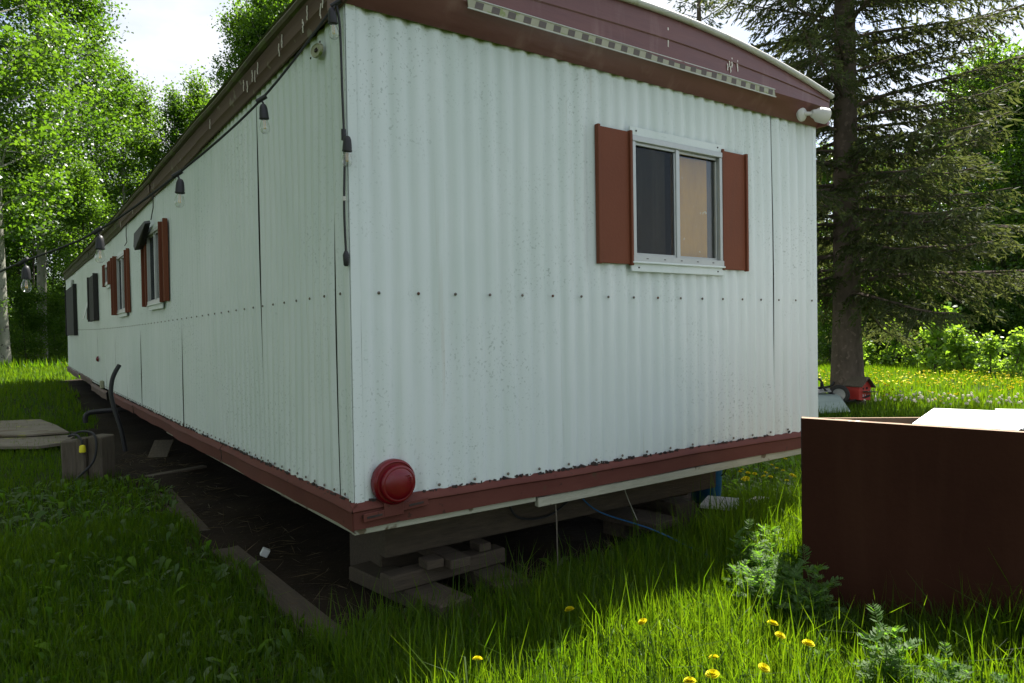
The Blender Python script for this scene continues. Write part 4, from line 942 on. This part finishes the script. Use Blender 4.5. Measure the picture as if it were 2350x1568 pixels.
for i, (x, d, T, s) in enumerate(left_trees):
    p = at_depth(x, 800, d); nm, lab = kinds_l[id(T)]
    if i == 0: lab = "tallest aspen, standing forward of the wood with thick blotched white trunk"
    put_tree(nm, lab, "tree", T, p.x, p.y, i * 1.9, s, None if i == 0 else "trees in the wood beyond the home")
right_trees = [(2290, 26, A3, .86), (2365, 25, A3, .80), (2210, 30, A3, .88), (2420, 28, A2, .8), (2120, 33, A3, .72), (2040, 34, A3, .70), (1965, 36, A3, .76), (1900, 34, A3, .72), (2330, 32, A3, .95), (2480, 27, A3, .85), (1830, 38, A3, .75)]
for i, (x, d, T, s) in enumerate(right_trees):
    p = at_depth(x, 800, d)
    put_tree("leafy_tree", "leafy green tree in the wood behind the dandelion lawn", "tree", T, p.x, p.y, 1 + i * 1.7, s, "leafy trees behind the dandelion lawn")
outside = [(-8.5, 2.5, A2, .9), (-10.5, 7.5, A1, .95), (-12.0, 12.5, A2, 1.0), (-11.5, -2.5, A1, .9), (-17.0, 5, A1, 1.0), (-16.5, 17, A1, .95), (-15.0, -7, A2, 1.0), (-20.5, 12, A2, 1.05), (-9.0, -7.5, A3, .9)]
for i, (x, y, T, s) in enumerate(outside): put_tree("aspen_tree", "aspen of the wood's near edge, mirrored in the home's long-wall windows", "tree", T, x, y, .7 + i * 1.3, s, "aspens facing the long wall")
bush_l = [(-30, 27, .62), (60, 29, .7), (125, 32, .6), (20, 35, .9), (90, 40, .9), (150, 38, .8), (-80, 37, .9), (0, 42, 1.0), (60, 44, 1.0), (120, 45, 1.0)]
for i, (x, d, s) in enumerate(bush_l):
    p = at_depth(x, 800, d); put_tree("shrub", "shady undergrowth shrub at the foot of the aspen wood", "shrub", A4, p.x, p.y, i * 2.2, s * .75, "undergrowth shrubs under the aspens", ("stem", "foliage"))
bush_r = [(1905, 25.5, .5), (1960, 27, .6), (2010, 26.5, .55), (2060, 27.5, .6), (2110, 25.8, .5), (2160, 26.5, .6), (2205, 25.5, .5), (2260, 24.5, .5), (2310, 24.2, .45), (2365, 24, .5), (2420, 24, .5)]
for i, (x, d, s) in enumerate(bush_r):
    p = at_depth(x, 800, d); put_tree("shrub", "dim leafy shrub along the wood edge behind the dandelion lawn", "shrub", A4, p.x, p.y, i * 2.7, s, "shrubs along the wood edge", ("stem", "foliage"))
SAP = broadleaf(31, 1.5, .012, .42, .05, 12, 60, 14, .11, M['darkbark'], M['sapling'], .10, .8)
saps = [(1968, 846, 1.0), (2040, 842, 1.05), (1890, 836, .9), (2140, 860, 1.15), (2205, 852, 1.35), (2225, 858, .95), (2275, 862, .8), (2312, 868, .85), (2175, 858, .7), (2095, 848, .7), (2008, 842, .6), (2250, 856, .8), (2340, 866, .7)]
for i, (x, y, s) in enumerate(saps):
    p = on_ground(x, y); put_tree("sapling", "bright young sapling at the edge of the dandelion lawn", "sapling", SAP, p.x, p.y, i * 1.1, s, "saplings at the lawn edge", ("stem", "foliage"))
p = at_depth(90, 800, 30.5); put_tree("sapling", "lone bright sapling in the grass before the aspen wood", "sapling", SAP, p.x, p.y, .5, 1.25, None, ("stem", "foliage"))
# slim dark trunks inside the wood
slim = MB(); slim.tube([(0, 0, -.1), (.05, .03, 3), (-.04, .08, 7), (.05, 0, 11)], [.075, .065, .05, .02], 7, False); slim_me = slim.mesh("trunk", M['darkbark'], True)
for i in range(26):
    x = rnd.uniform(-60, 150) if i < 18 else rnd.uniform(2080, 2350); d = rnd.uniform(31, 44) if i < 18 else rnd.uniform(26, 31); p = at_depth(x, 800, d)
    o = place("tree_stem", slim_me, None, (p.x, p.y, float(gz(p.x, p.y))), (rnd.uniform(-.06, .06), rnd.uniform(-.06, .06), rnd.random() * 6), rnd.uniform(.55, 1.1)); tag(o, "slim dark bare stem standing inside the shady wood", "tree stem", "bare stems inside the wood")
# far wood that reads as one mass
def far_wood(name, label, x0, x1, d0, d1, n, zmax, size, seed):
    rg = np.random.default_rng(seed); X = rg.uniform(x0, x1, n); D = rg.uniform(d0, d1, n)
    a = (X - 1175) / FPX; P = np.stack([a * D, D, np.zeros(n)], 1); lump = .65 + .35 * np.sin(X * .021 + seed) * np.sin(X * .0073) + .12 * np.sin(X * .09)
    P[:, 2] = gz(P[:, 0], P[:, 1]) + zmax * lump * rg.random(n) ** .8
    o = place(name, poly_mesh(name, leaf_quads(P, size * (.6 + .8 * rg.random(n)), rg), 4, M['aspen'], rg.random(n) * .6)); tag(o, label, "wood", kind="stuff")
far_wood("distant_wood", "dense far wood closing the view beyond the aspens", -260, 820, 46, 60, 20000, 3.6, .34, 5)
far_wood("distant_wood", "dense far wood closing the view beyond the dandelion lawn", 1500, 2750, 33, 46, 36000, 5.5, .30, 6)

# ------------------------------------------------------------------ grass
def in_home(x, y):
    u, v = to_uv(x, y); edge = -.17 + .05 * np.sin(1.9 * v) + .04 * np.sin(5.1 * v + 1) - np.where((v > 4.8) & (v < 9), .22, 0)
    m = (u > edge) & (u < 3.55) & (v > .07 + .16 * np.sin(7.3 * u) * np.sin(3.1 * u + 1) + .12 * (u > 1.1)) & (v < 19); return m
def blades(rg, r0, r1, dens, hfun, wid, tri, amin=-46, amax=46):
    a0, a1 = math.radians(amin), math.radians(amax)
    area = .5 * (a1 - a0) * (r1 ** 2 - r0 ** 2); n = int(area * dens)
    r = np.sqrt(rg.uniform(r0 ** 2, r1 ** 2, n)); a = rg.uniform(a0, a1, n); x, y = r * np.sin(a), r * np.cos(a)
    u, v = to_uv(x, y)
    keep = ~in_home(x, y)
    # clumpiness
    cl = .5 + .5 * np.sin(2.7 * x + 1.3 * np.sin(1.9 * y)) * np.sin(2.3 * y + 1.1 * np.sin(2.1 * x)); keep &= rg.random(n) < (.55 + .45 * cl)
    x, y, cl = x[keep], y[keep], cl[keep]; n = len(x); H = hfun(x, y, rg) * (.8 + .35 * cl)
    # keep blades out of solid things
    base = np.stack([x, y, gz(x, y) - .005], 1); az = rg.uniform(0, 2 * math.pi, n); lean = np.abs(rg.normal(0, .42, n)).clip(0, .95) * H
    d = np.stack([np.cos(az), np.sin(az), np.zeros(n)], 1); s = np.stack([-d[:, 1], d[:, 0], np.zeros(n)], 1)
    tw = rg.uniform(-1.2, 1.2, n); s = s * np.cos(tw)[:, None] + d * np.sin(tw)[:, None]
    W = (wid * (.6 + .8 * rg.random(n)))[:, None]; up = np.array([0, 0, 1.0])
    tip = base + d * lean[:, None] + up * np.sqrt(np.maximum(H ** 2 - lean ** 2, (H * .3) ** 2))[:, None]
    mid = base + d * (lean * .28)[:, None] + up * (H * .58)[:, None]
    tint = np.clip(rg.random(n) * .75 + .25 * cl, 0, 1)
    if tri: V = np.stack([base - s * W * .5, base + s * W * .5, tip], 1).reshape(-1, 3); F = np.arange(3 * n).reshape(n, 3); k = 3
    else:
        V = np.stack([base - s * W * .4, base + s * W * .4, mid + s * W * .5, tip, mid - s * W * .5], 1).reshape(-1, 3); i = np.arange(n) * 5
        F = np.concatenate([np.stack([i, i + 1, i + 2], 1), np.stack([i, i + 2, i + 4], 1), np.stack([i + 4, i + 2, i + 3], 1)]); k = 5
    return V, F, np.repeat(tint, k)
def h_near(x, y, rg):
    u, v = to_uv(x, y); n = len(x)
    tall = np.where((v < .1) & (u > -.2), .18, .10)  + np.where((u > 2.2) & (v < 2), .05, 0)
    return tall * (.55 + .75 * rg.random(n)) * np.where(rg.random(n) < .06, 1.7, 1.0)
def h_lawn(x, y, rg): return (.10 + .05 * (np.hypot(x, y) > 12)) * (.6 + .8 * rg.random(len(x)))
for nm, lab, args in (("grass", "tall green grass around the end wall and bin", (1.5, 6.2, 7600, h_near, .0050, False)), ("grass", "lawn grass in the home's shade and by the timbers", (6.2, 14, 1000, h_lawn, .012, True)), ("grass", "sunny lawn grass before the wood", (14, 30, 260, h_lawn, .026, True)), ("grass", "far grass at the wood's edge", (30, 52, 50, lambda x, y, rg: .3 * (.5 + rg.random(len(x))), .07, True, -46, -2))):
    V, F, tn = blades(rng, *args); o = place(nm, indexed_mesh("grass", V, F, M['grass'], tn)); tag(o, lab, "grass", kind="stuff")
# dry stalks and straw near the bare earth
def straw():
    n = 1500; u = np.concatenate([rng.uniform(-.55, .35, n // 2), rng.uniform(.0, 3.4, n - n // 2)]); v = np.concatenate([rng.uniform(-.1, 6.5, n // 2), rng.uniform(-.25, .35, n - n // 2)])
    P = np.array([hw(a, b) for a, b in zip(u, v)]); P[:, 2] = gz(P[:, 0], P[:, 1]) + .02
    D = rng.normal(size=(n, 3)); D[:, 2] = np.abs(D[:, 2]) * np.where(np.arange(n) < n // 2, .12, .9); D = unit(D); L = rng.uniform(.06, .22, n); side = unit(np.cross(D, rng.normal(size=D.shape)))
    o = place("dry_straw", poly_mesh("dry_straw", ribbon(P, D, L, np.full(n, .004), side), 4, M['straw'], rng.random(n))); tag(o, "dry straw and dead stalks on the bare earth by the home", "straw", kind="stuff")
straw()
# broad dandelion-type leaves scattered through the grass
def broad_leaves():
    n = 9500; r = np.sqrt(rng.uniform(1.8 ** 2, 8 ** 2, n)); a = rng.uniform(-.8, .8, n); x, y = r * np.sin(a), r * np.cos(a); k = ~in_home(x, y); x, y = x[k], y[k]; n = len(x)
    P = np.stack([x, y, gz(x, y) + .02], 1); D = rng.normal(size=(n, 3)); D[:, 2] = np.abs(D[:, 2]) * .8 + .35; D = unit(D); L = rng.uniform(.05, .16, n)
    side = unit(np.cross(D, np.array([0, 0, 1.0]) + .3 * rng.normal(size=D.shape))); W = L * rng.uniform(.16, .30, n)
    t1 = P + D * (L * .4)[:, None]; t2 = P + D * (L * .75)[:, None] - np.array([0, 0, .02]); t3 = P + D * L[:, None] - np.array([0, 0, .045]) * (L / .15)[:, None]
    V = np.stack([P - side * .003, P + side * .003, t1 + side * (W * .38)[:, None], t2 + side * (W * .5)[:, None], t3, t2 - side * (W * .5)[:, None], t1 - side * (W * .38)[:, None]], 1).reshape(-1, 3)
    i = np.arange(n) * 7; F = np.concatenate([np.stack([i, i + 1, i + 2, i + 6], 1), np.stack([i + 6, i + 2, i + 3, i + 5], 1), np.stack([i + 5, i + 3, i + 4, i + 4], 1)[:, :4]])
    F3 = np.stack([i + 5, i + 3, i + 4], 1); Q = F[:2 * n]
    T = np.concatenate([Q[:, [0, 1, 2]], Q[:, [0, 2, 3]], F3]); o = place("broadleaf_weeds", indexed_mesh("broadleaf_weeds", V, T, M['weedleaf'], np.repeat(rng.random(n), 7))); tag(o, "broad dandelion leaves low in the grass", "weeds", kind="stuff")
broad_leaves()
# ferny weeds
def fern_weed(seed, h, nst):
    rg = np.random.default_rng(seed); rd = random.Random(seed); mb = MB(); P0, D, L, W, T = [], [], [], [], []
    for k in range(nst):
        az = rd.random() * 6.28; ln = rd.uniform(.05, .32) * h; top = np.array([math.cos(az) * ln, math.sin(az) * ln, h * rd.uniform(.7, 1.05)]); r0 = np.array([rd.gauss(0, .03), rd.gauss(0, .03), 0])
        mb.tube([Vector(r0), Vector(r0 + top * np.array([.35, .35, .55])), Vector(r0 + top)], [.0045, .0035, .002], 5, False)
        nl = 8
        for q in range(nl):
            s = .18 + .82 * q / (nl - 1); c = r0 + top * np.array([s ** 1.5, s ** 1.5, s]); a2 = q * 2.4 + k; el = .12 + .75 * s ** 2
            dl = np.array([math.cos(a2) * math.cos(el), math.sin(a2) * math.cos(el), math.sin(el)]); ll = (.24 - .10 * s) * rd.uniform(.75, 1.2) * (h / .42); perp = unit(np.cross(dl, [0, 0, 1.0]))
            np_ = 8; tt = rd.random()
            for j in range(np_):
                f = .15 + .85 * j / (np_ - 1); b = c + dl * ll * f + np.array([0, 0, -.25 * ll * f * f]); lf = ll * .34 * math.sin(math.pi * (.18 + .72 * f)) + .006
                for sd in (-1, 1):
                    P0.append(b); D.append(unit(dl * .75 + perp * sd + rg.normal(size=3) * .16)); L.append(lf); W.append(lf * .42); T.append(tt * .6 + .4 * rd.random())
            P0.append(c); D.append(dl); L.append(ll * 1.02); W.append(.006); T.append(.4)
    P0, D, L, W, T = map(np.array, (P0, D, L, W, T)); sd_ = unit(np.cross(D, np.array([0, 0, 1.0]) + .4 * rg.normal(size=D.shape)))
    return mb.mesh("stem", M['stem']), poly_mesh("leaves", ribbon(P0, D, L, W, sd_), 4, M['ferny'], np.clip(T, 0, 1))
FW = [fern_weed(41, .40, 5), fern_weed(42, .46, 6), fern_weed(43, .34, 4)]
spots = []
for i in range(15):
    s = i / 14; c = A0 + Vector((-.05 - .24 * rnd.random() + .25 * s, -.30 + 1.2 * s, 0)); spots.append((c.x, c.y, rnd.uniform(.5, .75) * (1 - .25 * s), "ferny silver-green weed in the clump beside the bin's end", "ferny weeds beside the bin"))
for (x, y, s) in ((1690, 1400, .5), (1735, 1430, .5), (1610, 1320, .4), (1775, 1450, .5), (1720, 1350, .5), (1560, 1410, .35)):
    p = on_ground(x, y); spots.append((p.x, p.y, s, "ferny weed in the grass between the far crib and the bin", "ferny weeds between crib and bin"))
for i, (x, y, s, l, g_) in enumerate(spots):
    me = FW[i % 3]; o = thing("ferny_weed", l, "weed", (x, y, float(gz(x, y))), i * 1.37, g_, sc=s); place("stem", me[0], o); place("leaves", me[1], o)
def bin_front(s, out): q = A0 + fd * s - ed * out; return q
for s, out, sc_, k, lab in ((.30, .72, .62, 1, "tall silvery ferny weed against the bin's front panel"), (.46, .80, .55, 0, "lower ferny weed next to the tall one before the bin"), (.66, .78, .5, 2, "small ferny weed before the bin beyond the other two"), (.06, .62, .45, 2, "ferny weed at the bin's front corner")):
    q = bin_front(s, out); o = thing("ferny_weed", lab, "weed", (q.x, q.y, float(gz(q.x, q.y))), s * 5, None, sc=sc_); place("stem", FW[k][0], o); place("leaves", FW[k][1], o)

# ------------------------------------------------------------------ dandelions
def dandelion_head(rays=26):
    P0, D, L, W = [], [], [], []
    for ring, (n, el, l) in enumerate(((24, .10, .020), (22, .35, .018), (18, .65, .015), (14, .95, .012), (9, 1.25, .010))):
        for k in range(n):
            a = 6.283 * k / n + ring * .2; P0.append((.002 * math.cos(a), .002 * math.sin(a), .001 * ring)); D.append((math.cos(a) * math.cos(el), math.sin(a) * math.cos(el), math.sin(el))); L.append(l); W.append(.0048)
    P0, D, L, W = map(np.array, (P0, D, L, W)); sd_ = unit(np.cross(D, np.array([0, 0, 1.0]) + np.zeros_like(D)))
    L = L[:, None]; W = W[:, None]; V = np.stack([P0 - sd_ * W * .25, P0 + D * L - sd_ * W * .5, P0 + D * L * 1.04, P0 + D * L + sd_ * W * .5, P0 + sd_ * W * .25], 1)
    return poly_mesh("flower_head", V, 5, M['petal'], rng.random(len(V)))
DH = dandelion_head(); DST = MB().tube([(0, 0, 0), (.006, .002, .45), (0, 0, 1)], [.0025, .002, .002], 6, False).mesh("stem", M['stem'])
def dandelion(pos, h, sc_, lab, group, head=DH, nm="dandelion"):
    g0 = float(gz(pos.x, pos.y)); o = thing(nm, lab, "dandelion" if nm == "dandelion" else "seed head", (pos.x, pos.y, g0), rnd.random() * 6, group)
    place("stem", DST, o, (0, 0, 0), (0, 0, 0), (1, 1, h)); place("flower_head" if nm == "dandelion" else "seed_ball", head, o, (0, 0, h), (rnd.uniform(-.3, .5), rnd.uniform(-.3, .3), 0), sc_); return o
near = [(1096, 1512, "lone dandelion in the shaded grass in front of the tail lamp"), (1307, 1398, "dandelion in shade below the middle of the end wall"), (1475, 1425, "dandelion in shade toward the bin"), (1773, 1432, "upper dandelion of the sunny pair at the bin's corner"), (1790, 1459, "lower dandelion of the sunny pair at the bin's corner"), (1855, 1478, "dandelion close against the bin's front foot"), (1638, 1507, "smaller dandelion above the large one in the sunny grass"), (1635, 1545, "large dandelion in the sunny grass"), (1753, 1531, "dandelion in sunny grass between the large one and the bin"), (1583, 1560, "dandelion beside the large one in the sunny grass")]
for i, (x, y, lab) in enumerate(near):
    h = .20 + .03 * (i % 3); dandelion(on_ground(x, y, h), h, 1.12 if i == 7 else .92 + .1 * (i % 2), lab, None)
for i in range(26):
    p = on_ground(rnd.uniform(1690, 1830), rnd.uniform(1048, 1110), .1); dandelion(p, .1 + .05 * rnd.random(), 1.0, "dandelion in the sunlit grass between the home and the bin", "dandelions beyond the home's corner")
cnt = 0
while cnt < 230:
    x = rnd.uniform(1880, 2350); y = rnd.uniform(848, 925); dens = math.exp(-((y - 868 - .02 * (x - 2100)) / 20) ** 2) + .12
    if rnd.random() > dens: continue
    dandelion(on_ground(x, y, .12), .13 + .06 * rnd.random(), rnd.uniform(.95, 1.3), "yellow dandelion in the sunny lawn before the wood", "dandelions in the sunny lawn"); cnt += 1
def flower_mass(name, lab, boxes, n, mt, size, z0):
    rg = np.random.default_rng(3); X = []; 
    for (x0, x1, y0, y1) in boxes: X += [(rg.uniform(x0, x1), rg.uniform(y0, y1)) for _ in range(n)]
    P = np.array([on_ground(x, y, z0) for x, y in X]); P[:, 2] = gz(P[:, 0], P[:, 1]) + z0 + rg.random(len(P)) * .05
    an = np.linspace(0, 2 * math.pi, 7)[:-1]; r = size * (.7 + .6 * rg.random(len(P))); tl = rg.normal(size=(len(P), 2)) * .25
    V = np.stack([P + np.stack([r * math.cos(t), r * math.sin(t), r * (math.cos(t) * tl[:, 0] + math.sin(t) * tl[:, 1])], 1) for t in an], 1)
    o = place(name, poly_mesh(name, V, 6, M[mt], rg.random(len(P)))); tag(o, lab, "flowers", kind="stuff")
flower_mass("dandelion_carpet", "dense far carpet of dandelions before the wood", [(1880, 2360, 852, 884), (-40, 150, 820, 850)], 420, 'petal', .021, .13)
# white seed heads
def puff():
    n = 90; i = np.arange(n); ph = np.arccos(1 - 2 * (i + .5) / n); th = i * 2.39996; D = np.stack([np.cos(th) * np.sin(ph), np.sin(th) * np.sin(ph), np.cos(ph)], 1); sd_ = unit(np.cross(D, rng.normal(size=D.shape)))
    s2 = np.cross(D, sd_); c = D * .019; w = .006; return poly_mesh("seed_ball", np.stack([c - sd_ * w, c + s2 * w, c + sd_ * w, c - s2 * w], 1), 4, M['seed'], rng.random(n))
PF = puff()
for i in range(90):
    x = rnd.uniform(1975, 2350); y = rnd.gauss(917 + .012 * (x - 2000), 9); 
    if y > 936: continue
    dandelion(on_ground(x, y, .12), .14 + .05 * rnd.random(), rnd.uniform(.8, 1.15), "white dandelion seed head in the sunny lawn", "seed heads in the sunny lawn", PF, "dandelion_seed_head")
for i in range(7):
    dandelion(on_ground(rnd.uniform(0, 150), rnd.uniform(835, 860), .1), .12, 2.0, "dandelion in the sunny strip before the aspen wood", "dandelions before the aspen wood")
